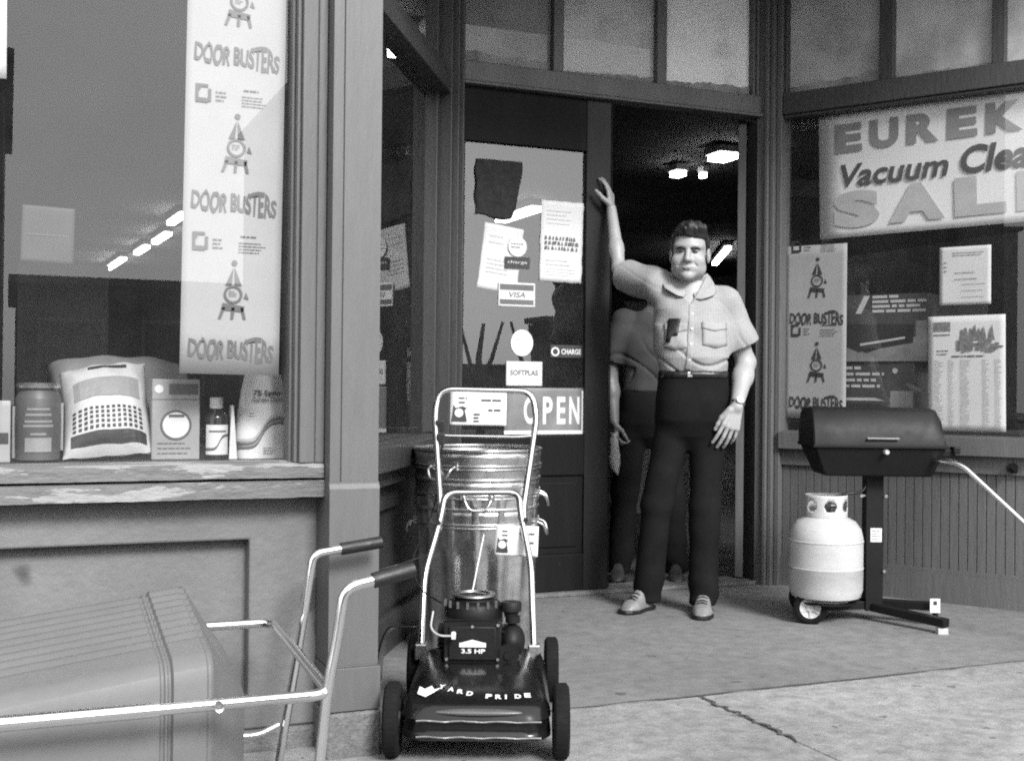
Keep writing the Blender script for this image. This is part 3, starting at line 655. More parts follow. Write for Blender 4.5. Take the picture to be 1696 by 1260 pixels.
b = MB(); b.grid(lambda u, v: Matrix.Translation((0,0,.15)) @ Matrix.Rotation(rad(-50), 4, 'X') @ Vector(((u-.5)*.42, -.1*max(0, 1-abs(2*u-1)**3)**.5*max(0, 1-abs(2*v-1)**3)**.5-.004*math.sin(u*20), (v-.5)*.36)), 24, 24); b.build('sack', mat('sack_grey', .2, .6, .2, 5), c, smooth=80, solid=.004)
c = local('box', 'pale upright carton with a printed ring beside the seed bag', 'box', .443, 3.53, -.03)
b = MB(); b.box(-.066, -.03, 0, .066, .06, .228); b.build('carton', mat('carton_mid', .27, .6, .15, 5), c, bevel=.003)
b = MB(); ring(b, .0, .098, .038, .043, -.0315); lines(b, -.02, .12, .06, 1, .01, .008, y=-.032); rect(b, -.02, .185, .06, .215, -.0315); lines(b, -.05, .045, .1, 3, .014, .003, y=-.0315); rect(b, -.066, .17, .066, .1715, -.0315); b.build('print', mat('carton_ink', .08, .6, .2, 9), c); b = MB(); disc(b, 0, .098, .036, -.0315); disc(b, -.047, .2, .012, -.0315); b.build('label', m_paper2, c)
c = local('bottle', 'small dark bottle with white cap between two cartons', 'bottle', .556, 3.51)
b = MB(); b.lathe([(0,0), (.03,0), (.033,.005), (.033,.118), (.03,.128), (.017,.137), (.015,.145)]); b.build('glass_body', mat('brown_bottle', .02, .12, .1, 4), c, smooth=45); b = MB(); b.lathe([(.018,.1451), (.019,.147), (.0185,.175), (.016,.177), (0,.177)]); b.build('cap', m_paper, c, smooth=40)
b = MB(); b.grid(lambda u, v: (.0335*math.sin((u-.5)*2.3), -.0335*math.cos((u-.5)*2.3), .014+.085*v), 12, 2); b.build('label', m_paper2, c, smooth=60)
b = MB(); b.grid(lambda u, v: (.0342*math.sin((u-.5)*2.2), -.0342*math.cos((u-.5)*2.2), .025+.008*v+.04/(1+math.exp(-(u-.55)*16))), 20, 1); b.grid(lambda u, v: (.0342*math.sin((u-.5)*1.6), -.0342*math.cos((u-.5)*1.6), .078+.005*v), 12, 1); b.build('print', m_ink2, c, smooth=60)
c = local('leaflet', 'white folded leaflet leaning by the dark bottle', 'leaflet', .602, 3.50)
b = MB(); b.prism([(-.012, 0), (.012, 0), (.0, .155), (-.006, .155)], -.008, .03, 'y'); b.build('paper', m_paper, c, bevel=.001)
c = local('garden_bag', 'pale upright bag with curved grey stripes at the right end of the window', 'bag', .70, 3.54)
m_gb = mat('garden_bag', .6, .5, .08, 6, bump=.1, bscale=30)
def gb(u, v, s=1):
    x0 = -.083+.035*max(0, v-.25)*1.1-.006*math.sin(v*3); x1 = .075
    th = .034*(1-abs(2*u-1)**4)**.5*(1-.65*v)
    return Vector((x0+(x1-x0)*u, -s*th+.02*v+.0015*math.sin(v*17+u*5), .245*v))
b = MB(); b.grid(lambda u, v: gb(u, v), 20, 24); b.grid(lambda u, v: gb(u, v, -1), 20, 24); b.build('sack', m_gb, c, smooth=70)
sig = lambda u: 1/(1+math.exp(-(u-.48)*15))
for k, (z0, mt) in enumerate(((.11, m_ink2), (.155, m_ink2), (.20, m_ink3))):
    b = MB(); b.grid(lambda u, v: gb(.02+.94*u, z0+.30*sig(u)+.032*v)+Vector((0, -.003, 0)), 30, 1); b.build('stripe', mt, c, smooth=60)
b = MB(); b.text('7% Sevin', .078, Matrix.Translation((-.035, -.012, .183)), h=.016, bold=.03); b.text('Garden Dust', .085, Matrix.Translation((-.038, -.014, .165)), h=.013, bold=.01); lines(b, -.05, .13, .02, 2, .008, .002, y=-.03); lines(b, -.01, .03, .04, 3, .008, .002, y=-.037); b.build('lettering', m_ink, c)

# ================================================================ cartons behind the right window
def rbox(label, s0, s1, z0, z1, y0, y1, draw):
    t = sign('appliance_box', label, 'box', FRT @ Matrix.Translation(((s0+s1)/2, y0, z0)), 'appliance boxes in the right window')
    w = s1-s0; h = z1-z0; b = MB(); b.box(-w/2, 0, 0, w/2, y1-y0, h); b.build('carton', m_cartond, t, bevel=.003); draw(t, w, h)
def d1(t, w, h):
    b = MB(); poly(b, [(-w/2+.004, .004), (w/2-.004, .004), (w/2-.004, h*.36), (w*.30, h*.36), (-w*.2, h*.13), (-w/2+.004, h*.25)], -.0015); rect(b, w*.36, h*.36, w/2-.004, h*.6, -.0016); b.build('picture', mat('box_floor', .2, .6, .4, 6), t)
    b = MB(); poly(b, [(-w*.48, h*.25), (-w*.3, h*.15), (w*.33, h*.28), (w*.34, h*.55), (-w*.42, h*.57)], -.0026); b.build('picture', m_black, t)
    b = MB(); poly(b, [(-w*.28, h*.24), (w*.24, h*.34), (w*.24, h*.37), (-w*.28, h*.275)], -.0036); poly(b, [(-w*.34, h*.72), (-w*.27, h*.72), (-w*.17, h*.98), (-w*.24, h*.98)], -.0026)
    for i, q in enumerate((.3, .62, .55, .62)): lines(b, -w*.14, h*(.94-.07*i), w*q, 1, 1, .014, ragged=0, y=-.0026, seed=i)
    b.build('lettering', mat('box_print', .42, .6, .1, 9), t)
def d2(t, w, h):
    b = MB(); rect(b, w*.2, .004, w/2-.004, h*.6, -.0015); b.build('picture', mat('box_floor', .2, .6, .4, 6), t)
    b = MB(); poly(b, [(-w*.5+.004, h*.08), (w*.18, h*.08), (w*.18, h*.38), (w*.0, h*.42), (-w*.5+.004, h*.42)], -.0026); b.build('picture', m_black, t)
    b = MB()
    for i, q in enumerate((.3, .6, .5, .55)): lines(b, -w*.48, h*(.9-.085*i), w*q, 1, 1, .014, ragged=0, y=-.0026, seed=i)
    disc(b, w*.26, h*.88, .014, -.0026, n=12); poly(b, [(-w*.5+.004, h*.46), (w*.14, h*.46), (w*.0, h*.50), (-w*.5+.004, h*.5)], -.0026); b.build('lettering', mat('box_print', .42, .6, .1, 9), t)
rbox('lower dark appliance box behind the grill lid', .34, .735, .787, 1.145, .12, .45, d2)
rbox('upper dark appliance box standing on the lower one', .37, .805, 1.1455, 1.485, .11, .45, d1)
# ================================================================ materials for the metal goods
m_chrome = mat('chrome_tube', .72, .16, .06, 9, metal=1); m_alu = mat('dull_aluminium', .5, .35, .15, 9, metal=1)
m_galv = mat('galvanised_steel', .55, .27, .3, 14, metal=.95, bump=.06, bscale=25)
m_mow = mat('mower_enamel', .007, .2, .3, 5, coat=.1, spec=.3, fine=.2, bump=.06, bscale=18); m_eng = mat('engine_black', .006, .55, .3, 12, spec=.25, bump=.1, bscale=60)
m_rub = mat('rubber', .008, .85, .3, 12, spec=.15, bump=.2, bscale=80); m_hub = mat('wheel_hub', .45, .5, .2, 12); m_hubd = mat('wheel_hub_dark', .05, .4, .2, 12)
m_white = mat('white_enamel', .42, .4, .14, 5, fine=.08, stretch=(1,1,2.5), spots=(.26, .70, 9)); m_grill = mat('grill_enamel', .011, .5, .25, 6, spec=.2, bump=.12, bscale=160); m_grillb = mat('grill_black', .007, .55, .2, 6, spec=.2)
m_cart = mat('cart_plastic', .125, .5, .1, 3, bump=.03, bscale=140, fine=.04); m_grip = mat('grip_black', .007, .5, .2, 20, bump=.2, bscale=90)
def wheel(par, x, y, r, w, hubm, z=None, spokes=0, yaw=0):
    z = r if z is None else z
    M = Matrix.Translation((x, y, z)) @ Matrix.Rotation(yaw, 4, 'Z') @ Matrix.Rotation(rad(90), 4, 'Y')
    b = MB(M); b.lathe([(r*.62, -w*.42), (r*.72, -w/2), (r*.9, -w/2), (r*.985, -w*.36), (r, -w*.2), (r, w*.2), (r*.985, w*.36), (r*.9, w/2), (r*.72, w/2), (r*.62, w*.42)], 36)
    for k in range(36):
        a = k*math.pi/18; b.box(r*.985, -w*.34, -.0016, r*1.004, w*.34, .0016, Matrix.Rotation(a, 4, 'Z') @ Matrix.Rotation(rad(90), 4, 'X'))
    wh = b.build('wheel', m_rub, par, smooth=40)
    b = MB(M)
    for s in (-1, 1):
        b.lathe([(r*.63, s*w*.40), (r*.55, s*w*.30), (r*.25, s*w*.26), (r*.2, s*w*.5), (0, s*w*.52)], 30)
        for k in range(spokes):
            a = k*2*math.pi/spokes; b.box(r*.2, -r*.05, min(s*w*.27, s*w*.44), r*.62, r*.05, max(s*w*.27, s*w*.44), Matrix.Rotation(a, 4, 'Z'))
    h = b.build('hub', hubm, par, smooth=40); h.parent = wh; return wh
# ================================================================ the lawn mower
MW = thing('lawn_mower', 'black push lawn mower with chrome handle standing in front of the garbage cans', 'lawn mower', (1.19, 3.03, 0), -YAW)
for x, y in ((-.235, 0), (.22, 0), (-.222, .6), (.213, .6)): wheel(MW, x, y, .1, .043, m_hubd)
def rrect(hw, yf, yb, r, z, cx=-.008, n=8):
    P = []
    for (sx, yy, a0) in ((1, yf, -90), (1, yb, 0), (-1, yb, 90), (-1, yf, 180)):
        c = (cx+sx*(hw-r), yy+(r if yy == yf else -r))
        P += [(c[0]+r*math.cos(rad(a0+90*k/n)), c[1]+r*math.sin(rad(a0+90*k/n)), z) for k in range(n+1)]
    return P
b = MB()
rings = [rrect(.196, -.088, .62, .07, .068), rrect(.20, -.094, .625, .07, .072), rrect(.20, -.094, .625, .07, .084), rrect(.196, -.088, .62, .07, .09), rrect(.196, -.09, .62, .07, .118), rrect(.20, -.095, .62, .07, .124), rrect(.198, -.09, .62, .07, .132), rrect(.19, -.08, .61, .07, .152), rrect(.186, -.055, .59, .09, .167), rrect(.168, .06, .57, .14, .183), rrect(.13, .11, .54, .12, .192), rrect(.1, .14, .5, .09, .195)]
n = len(rings[0]); b.add([p for R in rings for p in R], [(i*n+k, i*n+(k+1) % n, (i+1)*n+(k+1) % n, (i+1)*n+k) for i in range(len(rings)-1) for k in range(n)]+[tuple((len(rings)-1)*n+k for k in range(n))])
b.build('deck', m_mow, MW, smooth=50)
b = MB()
for z, y, A in ((.1215, -.0965, .003), (.079, -.0955, .003)):
    b.tube([(-.165+.33*k/30, y+.001*math.sin(k*.8), z+A*math.sin(k*.7)*.4) for k in range(31)], .0032, 6)
b.build('trim_strip', mat('dull_trim', .2, .45, .3, 30, metal=1), MW, smooth=60)
b = MB(); b.sphere((.0, -.080, .142), 1, sc=(.12, .018, .010)); b.build('front_ridge', mat('mower_ridge', .08, .3, .3, 6), MW, smooth=60)
b = MB()   # lettering round the engine base
txt = 'YARD PRIDE'
for i, ch in enumerate(txt):
    if ch == ' ': continue
    x = -.115+i*.0262; y = .045-.075*math.sin((i+.5)/len(txt)*math.pi*.72); z = .167+(y+.055)/.115*.016+.0022
    b.text(ch, .005 if ch == 'I' else .0175, Matrix.Translation((x, y-.022, z-.0022)) @ Matrix.Rotation(rad(-7*(1-i/6)), 4, 'Z') @ Matrix.Rotation(-rad(90-8), 4, 'X'), h=.03, bold=.05)
b.build('lettering', m_paper, MW)
b = MB(); Mk = Matrix.Translation((-.172, -.02, .1745)) @ Matrix.Rotation(rad(-8), 4, 'Z') @ Matrix.Rotation(-rad(81), 4, 'X')
b.add([(.0,0,.05),(.004,0,.0),(.03,0,-.018),(.046,0,.012),(.062,0,.05),(.044,0,.034),(.032,0,.058),(.018,0,.034)], [tuple(range(8))], Mk); b.build('crown_emblem', m_paper2, MW)
b = MB(); b.prism([(-.055, .02), (.055, .02), (.04, .15), (.0, .19), (-.03, .16)], -.012, .012, 'x'); 
o = MB(); o.grid(lambda u, v: (-.27-.05*math.sin(v*math.pi/2)+(.09*u-.045)*.6*0, .30+.2*u, .09+.20*math.cos(v*math.pi/2)*(1-.2*u)), 8, 10); o.grid(lambda u, v: (-.19-.08*u, .30+.2*v, .29-.04*v-.0*u), 4, 4); b.bm.free(); o.build('grass_chute', m_mow, MW, smooth=60, solid=.004)
# engine
b = MB(); b.lathe([(.10, 0), (.10, .03), (.085, .05), (.085, .10), (.088, .105), (.088, .15), (.08, .165), (.06, .172), (.058, .18), (0, .182)], 32, Matrix.Translation((-.03, .37, .19)))
b.box(-.115, .27, .19, .055, .36, .315); b.box(-.10, .262, .20, .04, .27, .30); b.build('engine', m_eng, MW, bevel=.006, smooth=40)
b = MB()
for k in range(6): b.box(-.112, .262-.002*k*0, .318+.0*k, .05, .268, .32) if k == 0 else b.box(-.135, .30, .205+.014*k, .075, .42, .209+.014*k)
b.build('cooling_fins', m_eng, MW)
b = MB(); b.lathe([(.066, .372), (.068, .375), (.066, .379), (.05, .38), (.048, .374)], 28, Matrix.Translation((-.03, .37, 0))); 
for k in range(7): a = rad(200+20*k); b.box(-.004, 0, .345, .004, .004, .366, Matrix.Translation((-.03+.089*math.cos(a), .37+.089*math.sin(a), 0)))
b.build('starter_rim', mat('dull_steel', .2, .4, .2, 9, metal=1), MW, smooth=40)
b = MB(); b.sphere((.086, .335, .245), 1, sc=(.040, .06, .052)); b.cyl((.088, .33, .30), (.088, .33, .32), .022); b.build('fuel_tank', m_eng, MW, smooth=60)
b = MB(); b.cyl((.075, .27, .215), (.075, .40, .215), .033); b.cyl((.075, .262, .215), (.075, .27, .215), .012); b.build('muffler', m_eng, MW, smooth=40)
for x, z in ((-.105, .205), (.045, .205), (.045, .305), (-.03, .30)):
    b = MB(); b.cyl((x, .262, z), (x, .256, z), .005, n=6); b.build('bolt', m_alu, MW)
b = MB(); b.lathe([(0, .318), (.02, .318), (.022, .33), (.030, .335), (.031, .358), (.028, .362), (0, .364)], 20, Matrix.Translation((.083, .33, 0))); b.build('fuel_cap', m_eng, MW, smooth=40)
b = MB(); poly(b, [(-.068, .252), (-.03, .262), (.01, .252), (-.03, .246)][::1], .2595); poly(b, [(-.068, .240), (.01, .240), (.01, .253), (-.068, .253)], .2597); b.build('decal', m_paper2, MW)
b = MB(); b.text('3.5 HP', .07, Matrix.Translation((-.062, .2597, .222)), h=.013, bold=.03); b.build('lettering', m_paper2, MW)
b = MB(); b.cyl((-.085, .262, .278), (-.085, .24, .278), .0075); b.box(-.09, .235, .268, -.078, .243, .288); b.build('spark_plug', m_paper2, MW, smooth=40)
b = MB(); b.tube(bend([(-.088, .24, .276), (-.13, .25, .274), (-.155, .28, .29), (-.15, .33, .33)], .03), .0035, 6); b.build('plug_lead', m_hub, MW, smooth=60)
b = MB(); b.tube(bend([(-.16, .93, .82), (-.175, .80, .60), (-.245, .62, .43), (-.205, .52, .36), (-.13, .42, .34)], .06), .003, 6); b.tube(bend([(-.19, .60, .46), (-.30, .57, .425), (-.42, .55, .40)], .03), .003, 6); b.build('control_cable', m_grip, MW, smooth=60)
b = MB(); b.tube([(-.035, .42, .38), (-.02, .52, .46), (-.008, .66, .52)], .0022, 5); b.build('starter_rope', m_paper2, MW, smooth=60)
b = MB(); b.tube(bend([(-.198, .50, .165), (-.196, .595, .40), (-.150, .70, .575), (-.142, .745, .648), (.106, .745, .652), (.110, .70, .59), (.146, .595, .43), (.155, .50, .160)], .045), .0105, 12); b.build('lower_handle', m_chrome, MW, smooth=60)
b = MB(); b.tube(bend([(-.156, .685, .53), (-.155, .73, .60), (-.190, .93, .90), (-.175, .95, .992), (.148, .95, .988), (.166, .93, .90), (.120, .73, .60), (.124, .69, .55)], .06), .0105, 12); b.build('upper_handle', m_chrome, MW, smooth=60)
b = MB(); b.tube(bend([(-.178, .88, .835), (-.14, .88, .832), (.10, .88, .83), (.155, .885, .835)], .02), .0045, 8); b.build('bail_bar', m_chrome, MW, smooth=60)
b = MB(); b.box(-.185, .895, .845, -.155, .93, .885); b.box(-.178, .86, .80, -.150, .90, .84); b.build('throttle_lever', m_grip, MW, bevel=.004)
for x, y, z in ((-.198, .5, .17), (.155, .5, .17)):
    b = MB(); b.box(x-.018, y-.02, .15, x+.018, y+.03, .2); b.build('handle_bracket', m_alu, MW, bevel=.004)
for x, z in ((-.158, .555), (.127, .565)):
    b = MB(); b.cyl((x, .67, z), (x, .72, z), .009, n=6); b.build('wing_nut', m_grip, MW)
MWM = Matrix.Translation((1.19, 3.03, 0)) @ Matrix.Rotation(-YAW, 4, 'Z')
def card(par, w, h, big):
    b = MB(); poly(b, [(.02*w, .1*h), (.3*w, .1*h), (.3*w, .16*h), (.26*w, .45*h), (.3*w, .5*h), (.22*w, .56*h), (.1*w, .5*h), (.06*w, .6*h), (.04*w, .3*h)][::1], -.0022); b.build('picture', m_ink, par)
    b = MB(); disc(b, .16*w, .36*h, .13*h, -.0032, n=14); b.build('picture', m_paper, par)
    b = MB(); lines(b, .15*w, .78*h, .16*w, 2, .13*h, .04*h, y=-.0022, seed=3); b.build('lettering', m_ink, par); b = MB(); lines(b, .55*w, .72*h, .36*w, 1, 1, .05*h, y=-.0022, ragged=.1, seed=1); b.build('lettering', m_ink, par); b = MB(); lines(b, .68*w, .42*h, .22*w, 1, 1, .06*h, y=-.0022, ragged=.1, seed=4)
    if big: b.build('lettering', m_ink, par); b = MB(); lines(b, .42*w, .3*h, .2*w, 3, .1*h, .045*h, y=-.0022, ragged=.7, seed=5)
    b.build('lettering', m_ink, par)
B = sign('price_card', 'white printed card fixed under the top bar of the mower handle', 'card', MWM @ Matrix.Translation((-.137, .932, .868)) @ Matrix.Rotation(rad(.5), 4, 'Y') @ Matrix.Rotation(rad(-6), 4, 'X')); sheet(B, .197, .118, m_paper, bulge=.001); card(B, .197, .118, 1)
B = sign('price_card', 'white printed card on the lower right tube of the mower handle', 'card', MWM @ Matrix.Translation((.028, .672, .452)) @ Matrix.Rotation(rad(2), 4, 'Y')); sheet(B, .14, .1, m_paper, bulge=.001); card(B, .14, .1, 0)
# ================================================================ nested galvanised cans
def can(label, ztop, R, zb, handle_a, k):
    t = thing('garbage_can', label, 'garbage can', (1.655, 4.262, 0), -YAW, 'galvanised garbage cans nested in one stack')
    Rb = R*.80; H = .70
    def rw(th, z):
        f = (z-(ztop-H))/H; r = Rb+(R-Rb)*max(0, f)
        if z < ztop-.13 and z > ztop-H+.05: r += .009*math.sin(th*15)*min(1, (ztop-.13-z)/.02)
        return r
    zs = [z for z in [zb]+[ztop-H*i/26 for i in range(25, 0, -1)] if z >= zb]+[ztop-.006]
    N = 176; b = MB(); v = [(rw(2*math.pi*k_/N, z)*math.cos(2*math.pi*k_/N), rw(2*math.pi*k_/N, z)*math.sin(2*math.pi*k_/N), z) for z in zs for k_ in range(N)]
    b.add(v, [(i*N+k_, i*N+(k_+1) % N, (i+1)*N+(k_+1) % N, (i+1)*N+k_) for i in range(len(zs)-1) for k_ in range(N)]); 
    b.lathe([(Rb*.98, zb+.01), (0, zb+.012)], 40); b.build('body', m_galv, t, smooth=45, solid=.0012)
    b = MB(); b.tube([(R*math.cos(2*math.pi*q/64), R*math.sin(2*math.pi*q/64), ztop) for q in range(64)], .0065, 10, closed=True)
    for dz, e in ((.055, .003), (.068, .003)): b.tube([((rw(0, ztop-dz)+e)*math.cos(2*math.pi*q/64), (rw(0, ztop-dz)+e)*math.sin(2*math.pi*q/64), ztop-dz) for q in range(64)], .0045, 8, closed=True)
    b.build('rim', m_galv, t, smooth=60)
    for a in handle_a:
        M = Matrix.Rotation(a, 4, 'Z') @ Matrix.Translation((R*.975, 0, ztop-.055))
        b = MB(M); b.tube(bend([(0, -.05, 0), (.03, -.05, -.01), (.042, -.03, -.05), (.042, .03, -.05), (.03, .05, -.01), (0, .05, 0)], .02), .005, 8)
        b.box(-.004, -.062, -.014, .008, -.038, .014); b.box(-.004, .038, -.014, .008, .062, .014); h = b.build('handle', m_galv, t, smooth=50)
    return t
can('lowest garbage can of the nested stack, corrugated down to the ground', .555, .232, .0, (rad(-5), rad(175)), 0)
can('middle garbage can of the nested stack, its rim just below the top one', .662, .236, .35, (rad(-88), rad(-2)), 1)
can('topmost garbage can of the nested stack with its bright open rim', .768, .241, .47, (rad(60), rad(240)), 2)
# ================================================================ plastic lawn cart at the left
CT = thing('lawn_cart', 'grey moulded plastic lawn cart with chrome tube frame below the left window', 'lawn cart', (.2, 2.72, 0)); CT['_w'] = 1
prof = [(2.47, .10), (2.455, .24), (2.452, .385), (2.46, .415), (2.48, .432), (2.50, .438)]
for k in range(9):
    y = 2.56+.042*k; prof += [(y, .447+.0062*k), (y+.006, (.4488+.0062*k)), (y+.020, (.4488+.0062*k)), (y+.026, .447+.0062*k)]
prof += [(2.95, .492), (2.99, .47), (3.01, .42), (3.02, .1)]
cy, cz = 2.73, .28
sts = [(-.85, 1, 0), (-.4, 1, 0), (0, 1, 0), (.285, 1, 0), (.288, .985, 0), (.293, .985, 0), (.296, 1.0, 0), (.300, 1.0, 0), (.302, .985, 0), (.307, .985, 0), (.311, 1.025, 0), (.375, 1.025, 0), (.379, 1.01, 0), (.384, 1.01, 0), (.388, 1.02, 0), (.398, .96, -.005), (.43, .8, -.03), (.47, .62, -.055), (.476, .5, -.06)]
b = MB(); n = len(prof); v = []
for X, s, dz in sts:
    lift = .128*(X-.37)+(.045 if True else 0)*0
    v += [(X, cy+(y-cy)*s, cz+(z-cz)*s+lift+.018+dz) for y, z in prof]
b.add(v, [(i*n+k, i*n+k+1, (i+1)*n+k+1, (i+1)*n+k) for i in range(len(sts)-1) for k in range(n-1)]+[tuple(range((len(sts)-1)*n, len(sts)*n))]); b.build('hopper', m_cart, CT, smooth=32, solid=.0)
b = MB()
for z in (.22, .255): b.box(-.8, 2.4475, z, .27, 2.4525, z+.003, Matrix.Translation((0,0,.0)) @ Matrix.Rotation(rad(-7.3)*0, 4, 'Y'))
b.bm.free()
b = MB(); b.tube(bend([(-.9, 2.357, .385), (.605, 2.357, .383), (.640, 3.099, .388), (-.5, 3.099, .39)], .05), .0115, 14); b.build('frame_tube', m_chrome, CT, smooth=60)
b = MB(); b.tube([(-.9, 2.357, .385), (.272, 2.357, .3837)], .0145, 14); b.build('frame_sleeve', m_chrome, CT, smooth=60)
b = MB(); b.cyl((.382, 2.34, .383), (.382, 2.375, .383), .009, n=12); b.lathe([(.006, 0), (.010, .002), (.010, .004)], 12, Matrix.Translation((.382, 2.337, .383)) @ Matrix.Rotation(rad(90), 4, 'X')); b.build('bolt', m_alu, CT, smooth=40)
for nm, pts, gp in (('near', [(.562, 2.372, .0), (.603, 2.372, .40), (.621, 2.372, .49), (.634, 2.372, .592), (.70, 2.372, .604)], [(.695, 2.372, .603), (.782, 2.372, .622)]), ('far', [(.652, 3.085, .0), (.712, 3.085, .36), (.733, 3.085, .51), (.742, 3.085, .562), (.822, 3.085, .572)], [(.815, 3.085, .571), (.925, 3.085, .585)])):
    b = MB(); b.tube(bend(pts, .045), .0115, 12); b.build('handle_tube', m_chrome, CT, smooth=60)
    b = MB(); b.tube(gp, .0165, 12); b.build('grip', m_grip, CT, smooth=60)
b = MB(); b.tube(bend([(.30, 3.06, .12), (.60, 3.06, .112), (.652, 3.07, .13)], .02), .009, 8); b.build('brace', m_chrome, CT, smooth=60)
for y in (2.40, 3.07): wheel(CT, -.55, y, .16, .05, m_hub, yaw=rad(90))
b = MB(); b.cyl((-.55, 2.37, .16), (-.55, 3.1, .16), .008); b.build('axle', m_chrome, CT, smooth=60)
# ================================================================ gas grill, cylinder
GA = rad(-25); GR = thing('gas_grill', 'black gas grill with closed lid on a single post by the right window', 'grill', (3.5, 4.23, 0), GA)
b = MB(); pr = [(-.165, .772), (-.158, .82), (-.118, .912), (-.09, .93), (.10, .93), (.13, .91), (.165, .82), (.168, .772)]
def lidst(x, s, dz): return [(x, y*s, .772+(z-.772)*dz) for y, z in pr]
st = [lidst(-.292, .97, .9), lidst(-.286, 1, .97), lidst(-.275, 1, 1), lidst(.215, 1, .985), lidst(.24, .99, .93), lidst(.258, .98, .7), lidst(.27, .96, .15)]
n = 8; b.add([p for s in st for p in s], [(i*n+k, i*n+k+1, (i+1)*n+k+1, (i+1)*n+k) for i in range(6) for k in range(7)]+[tuple(range(8)), tuple(range(6*n, 7*n))]); b.build('lid', m_grill, GR, smooth=38)
b = MB(); b.box(-.295, -.172, .757, .275, .172, .7715); b.build('lid_rim', m_grillb, GR, bevel=.003)
b = MB(); fb = [(-.285, -.16, .756), (.268, -.16, .756), (.268, .16, .756), (-.285, .16, .756), (-.235, -.12, .635), (.222, -.12, .635), (.222, .12, .635), (-.235, .12, .635)]; b.add(fb, [(0,1,5,4),(1,2,6,5),(2,3,7,6),(3,0,4,7),(4,5,6,7),(3,2,1,0)]); b.build('firebox', m_grillb, GR, bevel=.008)
b = MB(); b.box(-.07, -.178, .795, .065, -.168, .803, ); b.box(-.065, -.168, .793, -.06, -.158, .805); b.box(.055, -.168, .793, .06, -.158, .805); b.build('lid_handle', mat('grill_trim', .16, .4, .2, 9), GR, bevel=.002)
b = MB(); b.cyl((.012, -.158, .742), (.012, -.185, .742), .012, .009); b.build('knob', m_white, GR, smooth=40)
b = MB(); b.box(-.038, -.038, .045, .038, .038, .64); b.build('post', m_grillb, GR, bevel=.004)
b = MB(); b.box(-.018, -.0385, .345, .03, -.038, .405); b.build('post_label', m_paper, GR); b = MB(); lines(b, -.012, .39, .034, 4, .011, .004, y=-.039, seed=3); b.build('small_print', m_ink2, GR)
for x, z in ((-.06, .545), (.045, .545), (.04, .22)):
    b = MB(); b.cyl((x, -.03, z), (x, -.05, z), .007, n=8); b.box(min(x, .03 if x > 0 else -.03), -.03, z-.004, max(x, .03 if x > 0 else -.03), -.02, z+.004); b.build('bolt', m_alu, GR, smooth=40)
def leg(p0, p1, w=.022, h=.035):
    p0 = Vector(p0); p1 = Vector(p1); d = p1-p0; L = d.length; M = Matrix.Translation(p0) @ d.to_track_quat('X', 'Z').to_matrix().to_4x4()
    b = MB(M); b.box(0, -w, -h/2, L, w, h/2); return b
leg((.0, -.03, .062), (.225, -.305, .048)).build('leg', m_grillb, GR, bevel=.003); leg((.03, .0, .075), (.25, -.125, .085)).build('leg', m_grillb, GR, bevel=.003)
leg((-.05, .0, .075), (-.26, .13, .078), .025).build('leg', m_grillb, GR, bevel=.003); leg((-.05, -.02, .07), (-.30, -.10, .072), .025).build('leg', m_grillb, GR, bevel=.003)
b = MB(); b.cyl((.207, -.283, .0), (.207, -.283, .03), .017); b.box(.19, -.31, .0, .232, -.272, .027); b.build('foot', mat('foot_rubber', .4, .6, .1, 9), GR, bevel=.003)
b = MB(); b.cyl((.238, -.118, 0), (.238, -.118, .07), .012); b.build('foot', m_grillb, GR)
b = MB(); b.box(.205, -.152, .062, .2475, -.147, .122); b.build('leg_label', m_paper, GR, bevel=.001); b = MB(); rect(b, .218, .095, .234, .112, -.1525); b.build('picture', m_ink, GR)
b = MB(); b.cyl((-.215, -.06, .088), (-.215, -.06, .094), .13); b.build('tank_tray', m_grillb, GR)
wheel(GR, -.293, -.125, .071, .035, m_hub, spokes=6, yaw=rad(78))
wheel(GR, -.26, .15, .071, .035, m_hub, spokes=6, yaw=rad(78))
b = MB(); b.box(.255, -.10, .72, .325, .08, .752); b.box(.31, -.12, .735, .34, -.06, .765); b.build('side_bracket', m_grillb, GR, bevel=.005)
b = MB(); b.tube(bend([(-.215, -.06, .53), (-.12, -.09, .56), (-.06, -.06, .56), (-.02, -.02, .62)], .04), .006, 8); b.build('gas_hose', m_grip, GR, smooth=60)
gm = Matrix.Translation((3.5, 4.23, 0)) @ Matrix.Rotation(GA, 4, 'Z'); pc = gm @ Vector((-.215, -.06, .0945))
PT = thing('propane_cylinder', 'white propane gas cylinder with collar standing beside the grill post', 'gas cylinder', pc, GA-rad(10))
b = MB(); b.lathe([(0, .012), (.11, .008), (.145, .02), (.156, .05), (.1575, .14), (.159, .142), (.159, .146), (.157, .148), (.157, .255), (.159, .257), (.159, .261), (.157, .263), (.156, .275), (.148, .31), (.125, .342), (.085, .362), (.05, .37), (0, .372)], 48); b.lathe([(.10, 0), (.102, 0), (.105, .02)], 40); b.build('body', m_white, PT, smooth=40)
b = MB(); R = .088; N = 96
def colr(a, z): return (R*math.cos(a), R*math.sin(a), z)
b2 = bmesh.new(); holes = [rad(-90+10), rad(-90+64), rad(-90-46), rad(90)]
K = 144; zz = [.352, .366]+[.372+.0075*i for i in range(9)]+[.446, .456]
for i in range(K):
    a0 = 2*math.pi*i/K; a1 = 2*math.pi*(i+1)/K; am = (a0+a1)/2
    for j in range(len(zz)-1):
        zm = (zz[j]+zz[j+1])/2
        if any(math.hypot(((am-h+math.pi) % (2*math.pi)-math.pi)*R/1.15, zm-.408) < .0235 for h in holes): continue
        b.add([colr(a0, zz[j]), colr(a1, zz[j]), colr(a1, zz[j+1]), colr(a0, zz[j+1])], [(0,1,2,3)])
